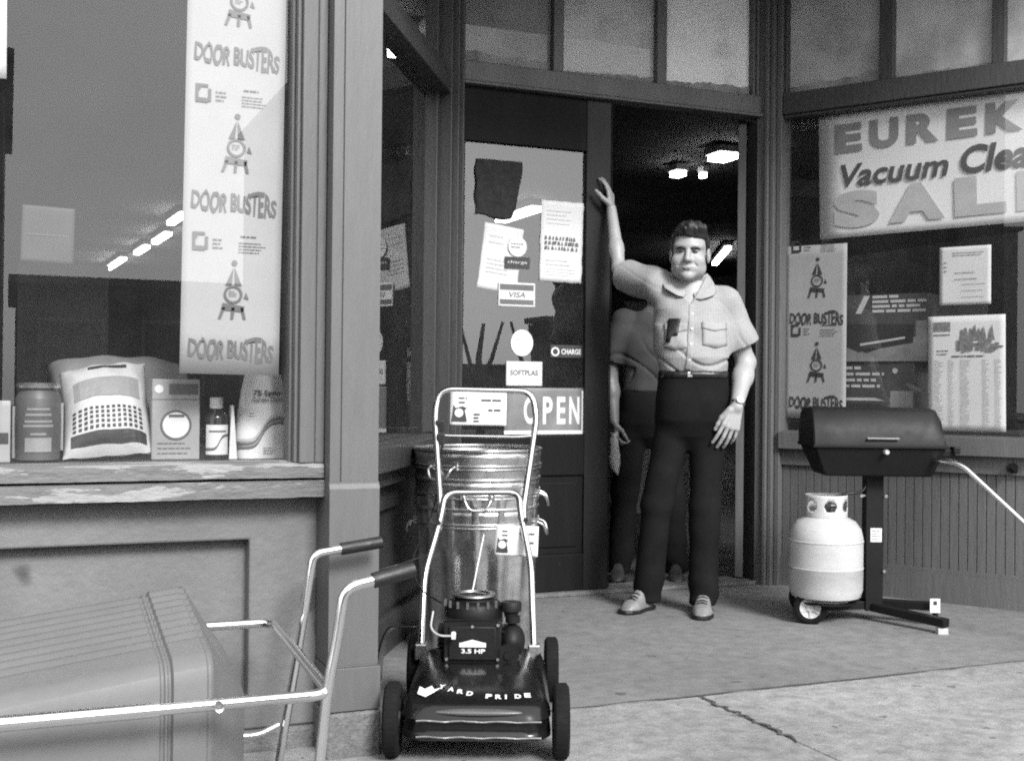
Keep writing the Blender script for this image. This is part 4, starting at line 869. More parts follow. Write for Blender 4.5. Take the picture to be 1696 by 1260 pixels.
b2.free(); b.build('collar', m_white, PT, smooth=40, solid=.004)
b = MB(); b.cyl((0,0,.37), (0,0,.43), .02); b.cyl((0,0,.43), (0,0,.445), .032, n=8); b.cyl((0,-.0,.405), (.05,.02,.405), .012); b.build('valve', mat('brass_grey', .16, .35, .2, 9, metal=.9), PT, smooth=40)
# ================================================================ tube handle at the far right
TH = thing('tubular_handle', 'bent chrome handle tube sloping down to the right of the grill', 'handle', (3.9, 3.3, 0)); TH['_w'] = 1
b = MB(); b.tube(bend([(3.640, 4.02, .712), (3.631, 3.953, .712), (3.669, 3.882, .700), (3.757, 3.63, .481), (3.96, 3.10, .03)], .04), .0105, 12); b.build('tube', m_chrome, TH, smooth=60)
b = MB(); b.box(3.86, 2.95, .0, 4.1, 3.2, .03); b.build('foot_plate', m_grillb, TH, bevel=.006)
b = MB(FRT); b.cyl((1.235, -.03, .655), (1.235, -.07, .655), .022); b.cyl((1.235, -.07, .655), (1.26, -.085, .64), .01); b.build('wall_tap', m_grillb, BL, smooth=40)
# ================================================================ people: implicit surfaces meshed by surface nets
def nets(fn, lo, hi, h):
    """mesh of fn(X, Y, Z) = 0 (negative inside)"""
    ax = [np.arange(lo[i], hi[i]+h, h, dtype=np.float32) for i in range(3)]
    X, Y, Z = np.meshgrid(*ax, indexing='ij'); Fv = fn(X, Y, Z).astype(np.float32); S = Fv < 0
    nx, ny, nz = S.shape
    cnt = np.zeros((nx-1, ny-1, nz-1), np.int16); pos = np.zeros((nx-1, ny-1, nz-1, 3), np.float32)
    base = np.stack(np.meshgrid(ax[0][:-1], ax[1][:-1], ax[2][:-1], indexing='ij'), -1)
    cor = [(i, j, k) for i in (0, 1) for j in (0, 1) for k in (0, 1)]
    sl = lambda c: Fv[c[0]:nx-1+c[0], c[1]:ny-1+c[1], c[2]:nz-1+c[2]]
    for a in cor:
        for ax_ in range(3):
            if a[ax_]: continue
            c = list(a); c[ax_] = 1; f0 = sl(a); f1 = sl(c); m = (f0 < 0) != (f1 < 0)
            t = np.where(m, f0/np.where(m, f0-f1, 1), 0); cnt += m
            for q in range(3): pos[..., q] += np.where(m, (a[q]+(t if q == ax_ else 0)), 0)
    act = cnt > 0; idx = -np.ones(cnt.shape, np.int64); idx[act] = np.arange(act.sum())
    V = base[act]+pos[act]/cnt[act][:, None]*h
    F = []
    for d in range(3):
        e1, e2 = [(1, 2), (2, 0), (0, 1)][d]
        A = [slice(None)]*3; B = [slice(None)]*3; A[d] = slice(0, -1); B[d] = slice(1, None)
        for e in (e1, e2): A[e] = slice(1, -1); B[e] = slice(1, -1)
        s0 = S[tuple(A)]; s1 = S[tuple(B)]; m = s0 != s1; I = np.argwhere(m)
        if not len(I): continue
        off = [0, 0, 0]; off[e1] = 1; off[e2] = 1; P = I+np.array(off)
        q = []
        for (o1, o2) in ((-1, -1), (0, -1), (0, 0), (-1, 0)):
            R = P.copy(); R[:, e1] += o1; R[:, e2] += o2; q.append(idx[R[:, 0], R[:, 1], R[:, 2]])
        Q = np.stack(q, -1); fl = ~s0[m]; Q[fl] = Q[fl][:, ::-1]; F.append(Q)
    F = np.concatenate(F); return V, F[(F >= 0).all(1)]
def np_mesh(name, parts, mt, parent, smooth=True):
    vs = []; fs = []; o = 0
    for V, F in parts: vs.append(V); fs.append(F+o); o += len(V)
    V = np.concatenate(vs); Fq = np.concatenate(fs)
    me = bpy.data.meshes.new(name); me.vertices.add(len(V)); me.vertices.foreach_set('co', V.astype(np.float32).ravel())
    me.loops.add(Fq.size); me.loops.foreach_set('vertex_index', Fq.ravel().astype(np.int32)); me.polygons.add(len(Fq))
    me.polygons.foreach_set('loop_start', (np.arange(len(Fq))*4).astype(np.int32)); me.polygons.foreach_set('loop_total', np.full(len(Fq), 4, np.int32))
    me.update(calc_edges=True); me.validate(); me.polygons.foreach_set('use_smooth', [smooth]*len(me.polygons)); me.materials.append(mt)
    ob = bpy.data.objects.new(name, me); COL.objects.link(ob); ob.parent = parent; return ob
def smin(a, b, k):
    h = np.clip(.5+.5*(b-a)/k, 0, 1); return b*(1-h)+a*h-k*h*(1-h)
def smax(a, b, k): return -smin(-a, -b, k)
def cap(X, Y, Z, a, b, r0, r1, flat=None):
    """tapered capsule"""
    a = np.array(a, np.float32); b = np.array(b, np.float32); d = b-a; L = float(d@d)
    t = np.clip(((X-a[0])*d[0]+(Y-a[1])*d[1]+(Z-a[2])*d[2])/L, 0, 1)
    return np.sqrt((X-a[0]-t*d[0])**2+(Y-a[1]-t*d[1])**2+(Z-a[2]-t*d[2])**2)-(r0+(r1-r0)*t)
def ell(X, Y, Z, c, r):
    k0 = np.sqrt(((X-c[0])/r[0])**2+((Y-c[1])/r[1])**2+((Z-c[2])/r[2])**2); return (k0-1)*min(r)
def loft(X, Y, Z, tab, p=2.4):
    """stacked ellipses: rows of (z, cx, cy, half width, half depth)"""
    t = np.array(tab, np.float32); g = lambda i: np.interp(Z, t[:, 0], t[:, i])
    w = g(3); d = g(4); k = (np.abs((X-g(1))/w)**p+np.abs((Y-g(2))/d)**p)**(1/p)
    return np.maximum((k-1)*np.minimum(w, d), np.maximum(t[0, 0]-Z, Z-t[-1, 0]))
def front(fn, xs, zs, y0=-.5, y1=.4, n=220):
    """first y where fn turns negative along the view from -y, for each pair"""
    xs = np.asarray(xs, np.float32); zs = np.asarray(zs, np.float32); ys = np.linspace(y0, y1, n, dtype=np.float32)
    Xg = np.repeat(xs[:, None], n, 1); Zg = np.repeat(zs[:, None], n, 1); Yg = np.repeat(ys[None], len(xs), 0)
    f = fn(Xg, Yg, Zg) < 0; i = f.argmax(1); return np.where(f.any(1), ys[i], y1)
def drape(name, fn, P, parent, mt, off=.004, nu=8, nv=8, th=.002):
    """a patch P(u, v) -> (x, z) laid on the front of the surface fn"""
    uv = [(i/nu, j/nv) for i in range(nu+1) for j in range(nv+1)]; xz = [P(u, v) for u, v in uv]
    y = front(fn, [p[0] for p in xz], [p[1] for p in xz])
    b = MB(); b.add([(p[0], yy-off, p[1]) for p, yy in zip(xz, y)], [(i*(nv+1)+j, (i+1)*(nv+1)+j, (i+1)*(nv+1)+j+1, i*(nv+1)+j+1) for i in range(nu) for j in range(nv)])
    return b.build(name, mt, parent, smooth=60, solid=th)
def rotm(yaw, pitch=0, roll=0): return np.array((Matrix.Rotation(yaw, 3, 'Z') @ Matrix.Rotation(pitch, 3, 'X') @ Matrix.Rotation(roll, 3, 'Y')), np.float32)
def head_fn(c, R):
    """head of radius ~.12 with eyes at local z = 0, facing local -y"""
    def f(X, Y, Z):
        x0 = X-c[0]; y0 = Y-c[1]; z0 = Z-c[2]
        x = R[0,0]*x0+R[1,0]*y0+R[2,0]*z0; y = R[0,1]*x0+R[1,1]*y0+R[2,1]*z0; z = R[0,2]*x0+R[1,2]*y0+R[2,2]*z0
        ax = np.abs(x)
        d = ell(x, y, z, (0, .012, .035), (.076, .098, .088))                       # skull
        d = smin(d, ell(x, y, z, (0, -.020, -.045), (.069, .070, .080)), .03)          # face
        d = smin(d, ell(ax, y, z, (.040, -.020, -.075), (.034, .05, .034)), .03)       # jowls
        d = smin(d, ell(x, y, z, (0, -.074, -.108), (.026, .022, .020)), .025)        # chin
        d = smin(d, ell(x, y, z, (0, -.062, .024), (.056, .025, .016)), .02)           # brow
        d = smin(d, ell(ax, y, z, (.046, -.058, -.036), (.024, .022, .02)), .025)      # cheekbones
        d = smax(d, -ell(ax, y, z, (.031, -.100, .000), (.020, .019, .011)), .012)      # eye sockets
        d = smin(d, ell(ax, y, z, (.031, -.071, -.001), (.014, .014, .012)), .004)      # eyeballs behind lids
        n = smin(cap(x, y, z, (0, -.082, .008), (0, -.107, -.036), .009, .013), ell(ax, y, z, (.013, -.094, -.040), (.009, .012, .008)), .008)
        d = smin(d, n, .010)
        d = smin(d, ell(x, y, z, (0, -.082, -.074), (.027, .017, .010)), .012)
        d = smax(d, -ell(x, y, z, (0, -.100, -.0755), (.026, .012, .0018)), .004)
        for s in (-1, 1): d = smax(d, -cap(s*x, y, z, (.022, -.096, -.042), (.042, -.078, -.066), .002, .002), .006)   # smile lines
        e = ell(ax, y, z, (.083, .018, -.012), (.010, .022, .034)); e = smax(e, -ell(ax, y, z, (.095, .010, -.008), (.010, .012, .02)), .005)
        d = smin(d, e, .008)
        return d
    return f
def hand_fn(w, dirv, palmn, curls, spread, thumb, s=1.0, left=1):
    """w wrist, dirv along the hand, palmn palm normal; curls per finger in degrees per joint"""
    dirv = Vector(dirv).normalized(); pn = Vector(palmn); pn = (pn-dirv*pn.dot(dirv)).normalized(); side = dirv.cross(pn).normalized()*left
    w = Vector(w); prims = []
    L = [(.040, .027, .022), (.044, .030, .024), (.041, .028, .023), (.032, .021, .019)]; rr = [.0088, .0092, .0088, .0078]
    for k in range(4):
        base = w+dirv*.088*s*(1 if k in (1, 2) else .95)+side*((1.5-k)*.0205)*s
        prims.append((w+dirv*.015+side*(1.5-k)*.011*s, base, .0125*s, .0105*s))
        ang = 0; p = base; fan = Matrix.Rotation(rad((1.5-k)*spread)*left, 3, -pn)
        for q in range(3):
            ang += rad(curls[k][q] if isinstance(curls[k], (list, tuple)) else curls[k])
            d = fan @ (dirv*math.cos(ang)+pn*math.sin(ang)); e = p+d*L[k][q]*s
            prims.append((p, e, rr[k]*s*(1-.1*q), rr[k]*s*(.92-.1*q))); p = e
    t0 = w+dirv*.022*s+side*.022*s; t1 = t0+(dirv*thumb[0]+side*thumb[1]+pn*thumb[2]).normalized()*.045*s
    t2 = t1+(dirv*thumb[3]+side*thumb[4]+pn*thumb[5]).normalized()*.030*s; t3 = t2+(dirv*thumb[3]+side*thumb[4]*.7+pn*thumb[5]*1.2).normalized()*.024*s
    th = [(t0, t1, .0165*s, .0115*s), (t1, t2, .0108*s, .0098*s), (t2, t3, .0098*s, .0082*s)]
    def f(X, Y, Z):
        d = None
        for a, b, r0, r1 in prims:
            if (a-w).length < .05*s and (b-w).length < .1*s:
                q = cap(X, Y, Z, a, b, r0, r1); d = q if d is None else smin(d, q, .010)
        g = None
        for a, b, r0, r1 in prims:
            if not ((a-w).length < .05*s and (b-w).length < .1*s):
                q = cap(X, Y, Z, a, b, r0, r1); g = q if g is None else np.minimum(g, q)
        d = smin(d, g, .004)
        for a, b, r0, r1 in th: d = smin(d, cap(X, Y, Z, a, b, r0, r1), .006)
        return d
    return f
m_skin = mat('skin', .31, .5, .06, 14, fine=.03, bump=.05, bscale=140); m_skin2 = mat('skin_shaded', .13, .5, .08, 14)  # second person's skin is darkened to stand for the doorway shade
m_hair = mat('dark_hair', .012, .45, .3, 40, stretch=(1,1,.3), bump=.5, bscale=160)
m_shirt = mat('shirt_cloth', .29, .85, .06, 6, fine=.08, bump=.25, bscale=160, stripes=(26, .05), spec=.2); m_shirt2 = mat('work_shirt_dark_shaded', .045, .85, .12, 6, spec=.2, bump=.1, bscale=200)  # second person's dark shirt is darkened further as shade in the colour
m_trous = mat('dark_trousers', .010, .9, .25, 5, spec=.06, fine=.1, bump=.15, bscale=200); m_shoe = mat('worn_leather_shoes', .17, .5, .25, 14); m_shoed = mat('shoes_shaded', .03, .5, .2, 14)  # second person's shoes carry the doorway shade in their colour
def fold(X, Y, Z, dirn, fr, amp, ph=0):
    a = X*dirn[0]+Y*dirn[1]+Z*dirn[2]; w = np.sin(X*17+Z*9+ph)*.6+np.sin(Z*23-Y*14+ph*2)*.4
    return amp*np.sin(a*fr+w*1.6+ph)
def bodybuild(root, J, hi=True):
    """J: joints in local metres. Skin is one mesh; clothes are children."""
    A = lambda p: np.array(p, np.float32)
    hc, hR = J['head']; hf = head_fn(hc, hR)
    neckb = A(J['neck']); parts = []
    nk = A(hc)+hR@A((0, .03, -.06))
    def headneck(X, Y, Z): return smin(hf(X, Y, Z), cap(X, Y, Z, nk, neckb, .056, .062), .03)
    parts.append(nets(headneck, A(hc)-A((.13,.15,.25)), A(hc)+A((.13,.15,.15)), .0034 if hi else .005))
    arms = {}
    for sd in ('R', 'L'):
        s_, e_, w_ = [A(J[q+sd]) for q in ('sh', 'el', 'wr')]; hd = hand_fn(w_, **J['hand'+sd])
        up = (w_-e_)/np.linalg.norm(w_-e_)
        def arm(X, Y, Z, sd_=sd, s_=s_, e_=e_, w_=w_, hd=hd, up=up):
            g = J.get('arm'+sd_, 1); d = cap(X, Y, Z, s_, e_, .054*g, .043*g); d = smin(d, cap(X, Y, Z, e_, e_+(w_-e_)*.35, .043*g, .046*g), .02); d = smin(d, cap(X, Y, Z, e_+(w_-e_)*.3, w_, .045*g, .028*g**.5), .02)
            return smin(d, hd(X, Y, Z), .012)
        tip = A(w_)+A(Vector(J['hand'+sd]['dirv']).normalized())*.19; P = np.stack([s_, e_, w_, tip]); parts.append(nets(arm, P.min(0)-.085, P.max(0)+.085, .0038 if hi else .005)); arms[sd] = arm
    def core(X, Y, Z):
        d = loft(X, Y, Z, [(z, cx, cy, w*.86, dd*.86) for z, cx, cy, w, dd in J['torso']], 2.2)
        for sd in ('R', 'L'):
            d = smin(d, cap(X, Y, Z, J['hip'+sd], J['kn'+sd], .072, .05), .03); d = smin(d, cap(X, Y, Z, J['kn'+sd], J['an'+sd], .05, .036), .02)
        return smin(d, cap(X, Y, Z, neckb, neckb-A((0,0,.12)), .06, .08), .05)
    lo = A((-.35, -.3, .05)); hi_ = A((.5, .35, float(neckb[2])+.02)); parts.append(nets(core, lo, hi_, .014))
    body = np_mesh('body', parts, J.get('skin', m_skin), root)
    # hair
    def hair(X, Y, Z):
        x0 = X-hc[0]; y0 = Y-hc[1]; z0 = Z-hc[2]
        x = hR[0,0]*x0+hR[1,0]*y0+hR[2,0]*z0; y = hR[0,1]*x0+hR[1,1]*y0+hR[2,1]*z0; z = hR[0,2]*x0+hR[1,2]*y0+hR[2,2]*z0
        d = ell(x, y, z, (0, .016, .040), (.085, .107, .099))
        d = smin(d, ell(x, y, z, (.012, -.055, .104), (.060, .046, .031)), .03)   # swept front
        d = d+.0030*np.sin(x*210+y*90+z*30)*np.sin(y*70+x*40+z*50)+.0025*np.sin(x*90-y*120)
        line = z-(.072+.10*(y+.04)*-1-.02*np.cos(x*22)*0+.010*np.sin(x*30+1))               # hairline rises over the forehead
        front_ = np.where(y < -.035, .064-.006*np.sin(x*28)-z, np.where(np.abs(x) > .05, -.028-.25*(y-.0)-z+np.where(y < -.0, (-.0-y)*2.2, 0), -.07-z))
        return smax(d, front_, .008)
    if J.get('hair', True): np_mesh('hair', [nets(hair, A(hc)-A((.13,.14,.11)), A(hc)+A((.13,.15,.18)), .0036 if hi else .006)], m_hair, root)
    # shirt
    def shirt(X, Y, Z):
        d = loft(X, Y, Z, J['torso'], 2.25); d = smin(d, cap(X, Y, Z, neckb-A((0,0,.055)), neckb-A((0,0,.02)), .085, .066), .05)
        for sd in ('R', 'L'):
            s_, e_ = A(J['sh'+sd]), A(J['el'+sd])+A(J.get('drop'+sd, (0,0,0))); q = J['sleeve'+sd]; t = e_-s_; tl = np.linalg.norm(t); t = t/tl
            d = smin(d, cap(X, Y, Z, s_-t*.02, s_+t*tl*q[0], q[1], q[2]), .032)
        d = d+fold(X, Y, Z, (.5, .1, .85), 36, .0035, .4)-.011*np.clip(1-3.2*np.abs(fold(X, Y, Z, (.62, .2, .78), 17, 1, 2.2)), 0, 1)*np.clip((1.30-Z)*5, .15, 1)*-1+fold(X, Y, Z, (-.75, .2, .55), 50, .003, 2)
        d = np.maximum(d, J['waist']-.012*np.sin(X*30)*0-Z)
        for sd in ('R', 'L'):
            s_, e_ = A(J['sh'+sd]), A(J['el'+sd])+A(J.get('drop'+sd, (0,0,0))); q = J['sleeve'+sd]; t = e_-s_; tl = np.linalg.norm(t); t = t/tl; hem = s_+t*tl*q[0]
            near = np.sqrt((X-hem[0])**2+(Y-hem[1])**2+(Z-hem[2])**2) < .155
            u = (X-hem[0])*t[0]+(Y-hem[1])*t[1]+(Z-hem[2])*t[2]
            side = (X-s_[0])*t[0]+(Y-s_[1])*t[1]+(Z-s_[2])*t[2]
            d = np.where(near & (side > .05), np.maximum(d, u+.006*np.sin(X*60+Y*50)*0), d)
            d = np.maximum(d, -np.maximum(cap(X, Y, Z, hem-t*.05, hem+t*.06, q[2]-.016, q[2]-.013), -(u+.03)))
        if J.get('vneck'):
            vx, vz = J['vneck']; d = np.maximum(d, -np.maximum(np.maximum(np.abs(X-vx)*1.5-(Z-vz)*.9, Y-float(neckb[1])+.0), cap(X, Y, Z, neckb+A((0,0,.05)), neckb-A((0,0,.12)), .12, .12)))
            d = np.maximum(d, -cap(X, Y, Z, neckb-A((0,0,.03)), neckb+A((0,-.02,.12)), .060, .066))
        return d
    P = np.array([r[1:3] for r in J['torso']]); S0 = np.stack([A(J[q]) for q in ('shR', 'shL', 'elR', 'elL')]+[neckb])
    lo = np.minimum(S0.min(0), A((-.12, -.16, J['waist'])))-.11; hi_ = np.maximum(S0.max(0), A((.3, .16, 1.0)))+.11; lo[2] = J['waist']-.02
    sh = np_mesh('shirt', [nets(shirt, lo, hi_, .0052 if hi else .008)], J['shirt'], root)
    # trousers
    def trous(X, Y, Z):
        d = loft(X, Y, Z, J['pelvis'], 2.3)
        for sd in ('R', 'L'):
            h_, k_, a_ = [A(J[q+sd]) for q in ('hip', 'kn', 'an')]; q = cap(X, Y, Z, h_, k_, J['legr'][0], J['legr'][1]); q = smin(q, cap(X, Y, Z, k_, a_, J['legr'][1], J['legr'][2]), .02)
            q = q+fold(X, Y, Z, (.2, .2, .9), 22, .0035, 1+(sd == 'L'))*np.clip(1.2-np.abs(Z-float(k_[2]))*3, .2, 1)+fold(X, Y, Z, (.1, .2, .95), 60, .005, 3)*np.clip((.24-Z)*6, 0, 1)
            d = smin(d, q, .022)
        return np.maximum(np.maximum(d, J['hem']-Z), Z-J['waist']-.006)
    S1 = np.stack([A(J[q]) for q in ('hipR', 'hipL', 'knR', 'knL', 'anR', 'anL')]); lo = S1.min(0)-.14; hi_ = S1.max(0)+.14; lo[2] = J['hem']-.02; hi_[2] = J['waist']+.03
    lo[:2] = np.minimum(lo[:2], A((-.1, -.17))); hi_[:2] = np.maximum(hi_[:2], A((.3, .17)))
    tr = np_mesh('trousers', [nets(trous, lo, hi_, .0065 if hi else .009)], m_trous, root)
    # shoes
    for sd in ('R', 'L'):
        heel, toe = A(J['shoe'+sd][0]), A(J['shoe'+sd][1]); d_ = toe-heel; d_[2] = 0; L = np.linalg.norm(d_); d_ /= L; n_ = A((-d_[1], d_[0], 0))
        def shoe(X, Y, Z):
            u = ((X-heel[0])*d_[0]+(Y-heel[1])*d_[1]); v = ((X-heel[0])*n_[0]+(Y-heel[1])*n_[1]); z = Z
            w = np.interp(u/L, [-.05, .1, .35, .7, .95, 1.05], [.028, .036, .034, .048, .034, .012]); top = np.interp(u/L, [-.1, .15, .42, .62, .85, 1.05], [.085, .10, .098, .068, .052, .022])
            d = np.sqrt((np.abs(v)/w)**2.6+(np.abs(z-.0)/top)**2.6+(np.abs(u-L*.48)/(L*.56))**6+1e-6)-1; d = d*.03
            sole = np.maximum(np.maximum(np.abs(v)-w*1.06, np.abs(u-L*.49)-L*.545), z-.02)
            return np.maximum(d, -z+.018)
        lo = np.minimum(heel, toe)-.09; hi_ = np.maximum(heel, toe)+.09; lo[2] = -.004; hi_[2] = .14
        so = np_mesh('shoe', [nets(shoe, lo, hi_, .0045 if hi else .007)], J.get('shoem', m_shoe), root)
        def solef(X, Y, Z):
            u = ((X-heel[0])*d_[0]+(Y-heel[1])*d_[1]); v = ((X-heel[0])*n_[0]+(Y-heel[1])*n_[1]); w = np.interp(u/L, [-.05, .1, .35, .7, .95, 1.05], [.032, .040, .037, .051, .038, .016])
            return np.maximum(np.maximum(np.abs(v)-w, np.abs(u-L*.49)-L*.555), np.maximum(Z-.020, .001-Z))
        sm = np_mesh('sole', [nets(solef, lo, hi_, .0045 if hi else .007)], m_grip, so)
        if hi:
            for q in range(3):
                c = heel+d_*L*(.52+.09*q); zt = float(np.interp(.52+.09*q, [.42, .62, .85], [.094, .070, .054])); b = MB(); b.tube([c-n_*.022+A((0,0,zt-.004)), c+A((0,0,zt+.004)), c+n_*.022+A((0,0,zt-.004))], .0032, 6); lc = b.build('lace', m_grip, so, smooth=60)
    return dict(head=headneck, shirt=shirt, trous=trous, arms=arms)
MX = J1 = None
MAN = thing('person', 'man in a light short sleeved shirt leaning one hand on the shop door', 'person', (2.75, 4.708, 0), -YAW)
hR1 = rotm(rad(-13), rad(2), rad(2))
J1 = dict(head=((.082, -.035, 1.612), hR1), neck=(.092, .012, 1.472),
 armR=.72, dropR=(0, 0, -.028), dropL=(.012, 0, 0), shR=(-.055, .06, 1.472), elR=(-.205, .29, 1.572), wrR=(-.234, .41, 1.870), shL=(.255, .02, 1.378), elL=(.356, .055, 1.125), wrL=(.284, -.115, .925),
 handR=dict(dirv=(-.06, .22, 1), palmn=(-.92, .4, -.1), curls=[16, 14, 16, 18], spread=4, thumb=(.6, .8, .6, .8, .5, .5), left=1, s=.95),
 handL=dict(dirv=(-.32, -.10, -1), palmn=(-.25, .95, -.1), s=1.1, curls=[(10, 14, 10), (12, 16, 12), (14, 18, 14), (16, 22, 16)], spread=5, thumb=(.9, .45, .35, 1, .1, .3), left=-1),
 torso=[(1.03, .108, .0, .150, .112), (1.08, .108, -.004, .158, .124), (1.14, .106, -.012, .168, .136), (1.2, .102, -.010, .170, .130), (1.28, .098, .0, .172, .122), (1.36, .096, .012, .166, .112), (1.42, .094, .02, .138, .098), (1.465, .092, .02, .105, .082), (1.505, .092, .018, .07, .066)],
 sleeveR=(.82, .080, .076), sleeveL=(.70, .074, .086), waist=1.078, vneck=(.078, 1.375), shirt=m_shirt,
 hipR=(.03, .01, .86), knR=(-.050, .0, .475), anR=(-.085, .035, .07), hipL=(.178, .0, .86), knL=(.160, -.03, .475), anL=(.158, -.03, .07),
 pelvis=[(.73, .103, .01, .05, .05), (.79, .104, .01, .125, .1), (.86, .106, .008, .166, .128), (.95, .107, .004, .166, .132), (1.03, .108, .0, .158, .122), (1.09, .108, -.004, .156, .12)], legr=(.083, .068, .066), hem=.038,
 shoeR=((-.075, .06, 0), (-.205, -.10, 0)), shoeL=((.170, .02, 0), (.120, -.215, 0)))
f1 = bodybuild(MAN, J1)
HM = lambda x, y, z: Vector(J1['head'][0])+Vector(hR1 @ np.array((x, y, z), np.float32))
def on_head(name, pts, mt, r, n=8):
    b = MB(); b.tube([HM(*p) for p in pts], r, n); return b.build(name, mt, MAN, smooth=60)
for s in (-1, 1):
    on_head('eyebrow', [(s*.012, -.090, .012), (s*.026, -.0905, .0155), (s*.041, -.084, .0145), (s*.054, -.073, .009)], m_hair, [.0035, .0052, .005, .002])
    on_head('eye', [(s*.019, -.0845, -.001), (s*.028, -.0865, -.0005), (s*.036, -.0850, -.001), (s*.043, -.080, -.003)], mat('dark_eye', .015, .2, .1, 9), [.002, .0042, .0042, .0015])
on_head('lips', [(-.029, -.088, -.067), (-.012, -.0985, -.0765), (.010, -.0985, -.0765), (.029, -.088, -.0665)], mat('lip_skin', .2, .5, .05, 9), [.001, .0032, .0032, .001])
# collar, placket, pockets, buttons, belt, glasses case
m_shirtb = mat('shirt_cloth_fold', .29, .85, .06, 6, bump=.1, bscale=220)
drape('placket', f1['shirt'], lambda u, v: (.086-.022*v+.026*(u-.5)-.028*0, 1.375-.292*v), MAN, m_shirtb, .0035, 3, 26)
for k in range(4):
    z = 1.335-.068*k; x = .086-.022*((1.375-z)/.292)+.004; y = float(front(f1['shirt'], [x], [z])[0]); b = MB(); b.cyl((x, y-.007, z), (x, y-.0035, z), .0055, n=10); b.build('button', m_paper, MAN)
for cx, cz, w, h in ((.012, 1.235, .095, .105), (.185, 1.245, .115, .10)):
    p = drape('pocket', f1['shirt'], lambda u, v: (cx+w*(u-.5), cz+h*(v-.5)-.012*(1-abs(2*u-1))*(v < .1)), MAN, m_shirtb, .005, 8, 8, .003)
    q = drape('pocket_flap', f1['shirt'], lambda u, v: (cx+w*1.02*(u-.5), cz+h*.5-.004+.03*(v-.75)-.012*(1-abs(2*u-1))*(1-v)), MAN, m_shirtb, .009, 8, 4, .003); q.parent = p
b = drape('glasses_case', f1['shirt'], lambda u, v: (-.012+.05*(u-.4)+.015*v, 1.27+.075*(v-.45)-.03*(1-v)*(u < .5)), MAN, m_grip, .011, 6, 6, .006)
m_collar = m_shirtb
for s, pts in ((-1, [(.066, -.055, 1.455), (.022, .0, 1.525), (.0, .05, 1.53), (-.058, -.03, 1.462), (-.012, -.09, 1.432), (.066, -.085, 1.386)]), (1, [(.092, -.055, 1.455), (.160, .0, 1.53), (.182, .05, 1.535), (.222, -.03, 1.425), (.165, -.10, 1.408), (.084, -.085, 1.380)])):
    b = MB(); c0 = Vector((0,0,0))
    for p in pts: c0 += Vector(p)/6
    ys = front(f1['shirt'], [p[0] for p in pts], [p[2] for p in pts])
    P = [Vector((p[0], min(p[1], float(yy)-.006) if p[1] < 0 else p[1], p[2])) for p, yy in zip(pts, ys)]; c0.y = sum(p.y for p in P)/6-.012
    b.add(P+[c0], [(i, (i+1) % 6, 6) for i in range(6)]); b.build('collar', m_collar, MAN, smooth=70, solid=.004, subd=1)
drape('belt', lambda X, Y, Z: f1['trous'](X, Y, np.minimum(Z, 1.075)), lambda u, v: (.108+.30*(u-.5), 1.05+.03*v), MAN, mat('belt_leather', .012, .35, .2, 12), .004, 30, 2)
y = float(front(f1['trous'], [.075], [1.06])[0]); b = MB(); b.box(.064, y-.009, 1.053, .086, y-.004, 1.076); b.build('belt_buckle', m_alu, MAN, bevel=.002)
wv = Vector(J1['wrL']); dv = (Vector(J1['wrL'])-Vector(J1['elL'])).normalized(); Mw = Matrix.Translation(wv-dv*.012) @ dv.to_track_quat('Z', 'Y').to_matrix().to_4x4()
b = MB(Mw); b.lathe([(.0315, -.007), (.0335, -.006), (.0335, .006), (.0315, .007)], 30); wt = b.build('wrist_watch', m_chrome, MAN, smooth=40)
b = MB(Mw @ Matrix.Rotation(math.atan2(*( (Mw.to_3x3().inverted() @ Vector((0,-1,0))).yx )), 4, 'Z') @ Matrix.Translation((.033, 0, 0)) @ Matrix.Rotation(rad(90), 4, 'Y')); b.cyl((0,0,-.002), (0,0,.007), .0165); o = b.build('dial', m_paper, MAN, smooth=40); o.parent = wt
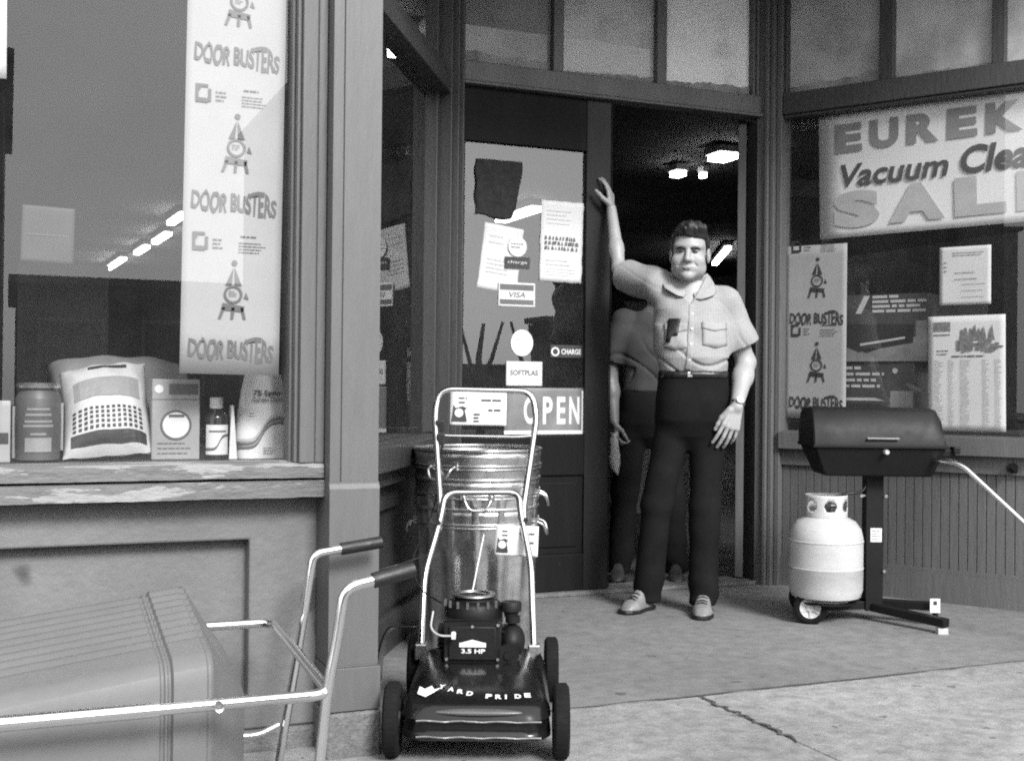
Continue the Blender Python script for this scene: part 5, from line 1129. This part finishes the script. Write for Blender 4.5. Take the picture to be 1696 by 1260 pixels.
# the second person, half hidden behind
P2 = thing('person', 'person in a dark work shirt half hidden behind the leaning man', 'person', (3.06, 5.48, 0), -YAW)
ox = 0
J2 = dict(head=((.105, .03, 1.475), rotm(rad(160), rad(4))), neck=(.03, .04, 1.37),
 shR=(-.125, .03, 1.335), elR=(-.185, .05, 1.06), wrR=(-.165, -.02, .83), shL=(.19, .03, 1.335), elL=(.25, .06, 1.06), wrL=(.23, .02, .83),
 handR=dict(dirv=(.06, -.12, -1), palmn=(.9, .3, 0), curls=[(40, 50, 30), (42, 50, 30), (45, 50, 30), (48, 50, 30)], spread=2, thumb=(.8, .5, .6, 1, .1, .5), left=1),
 handL=dict(dirv=(-.06, -.05, -1), palmn=(-.9, .3, 0), curls=[(20, 24, 14)]*4, spread=2, thumb=(.9, .45, .35, 1, .1, .3), left=-1),
 torso=[(.98, .03, .04, .150, .112), (1.08, .03, .035, .155, .12), (1.2, .03, .03, .165, .118), (1.3, .03, .035, .165, .105), (1.35, .03, .04, .13, .09), (1.39, .03, .04, .08, .065)],
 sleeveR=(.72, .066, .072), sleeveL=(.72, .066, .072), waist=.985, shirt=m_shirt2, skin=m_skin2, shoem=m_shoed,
 hipR=(-.06, .04, .82), knR=(-.10, .02, .45), anR=(-.125, .04, .07), hipL=(.11, .04, .82), knL=(.14, .02, .45), anL=(.17, .04, .07),
 pelvis=[(.69, .03, .04, .05, .05), (.75, .03, .04, .12, .1), (.82, .03, .04, .16, .12), (.92, .03, .04, .158, .12), (1.0, .03, .04, .15, .115)], legr=(.085, .07, .066), hem=.04,
 shoeR=((-.12, .07, 0), (-.16, -.15, 0)), shoeL=((.17, .07, 0), (.15, -.16, 0)))
f2 = bodybuild(P2, J2, hi=False)
CP = thing('paper_bag', 'small pale crumpled bag held in the hand of the half hidden person', 'bag', Matrix.Translation(P2.location) @ Matrix.Rotation(-YAW, 4, 'Z') @ Vector((-.165, -.05, .57)), -YAW)
b = MB(); b.grid(lambda u, v: (Vector((.034*math.cos(u*2*math.pi)*(1-.55*v**2)*(.6+.4*min(1, v*4)), .03*math.sin(u*2*math.pi)*(1-.3*v), .2*v-.02*(1-v)*math.cos(u*6)))+Vector((.006*mnoise.noise((u*6, v*7, 1)), 0, 0))), 24, 14); b.build('paper', m_grey, CP, smooth=60, solid=.001)
b = MB(); b.tube([(.035*math.cos(a)*(.6), .02*math.sin(a), .2) for a in [k*math.pi/6 for k in range(12)]], .003, 6, closed=True); b.build('rolled_edge', m_grey, CP, smooth=60)
for o in bpy.data.objects:
    if '_w' in o: del o['_w']
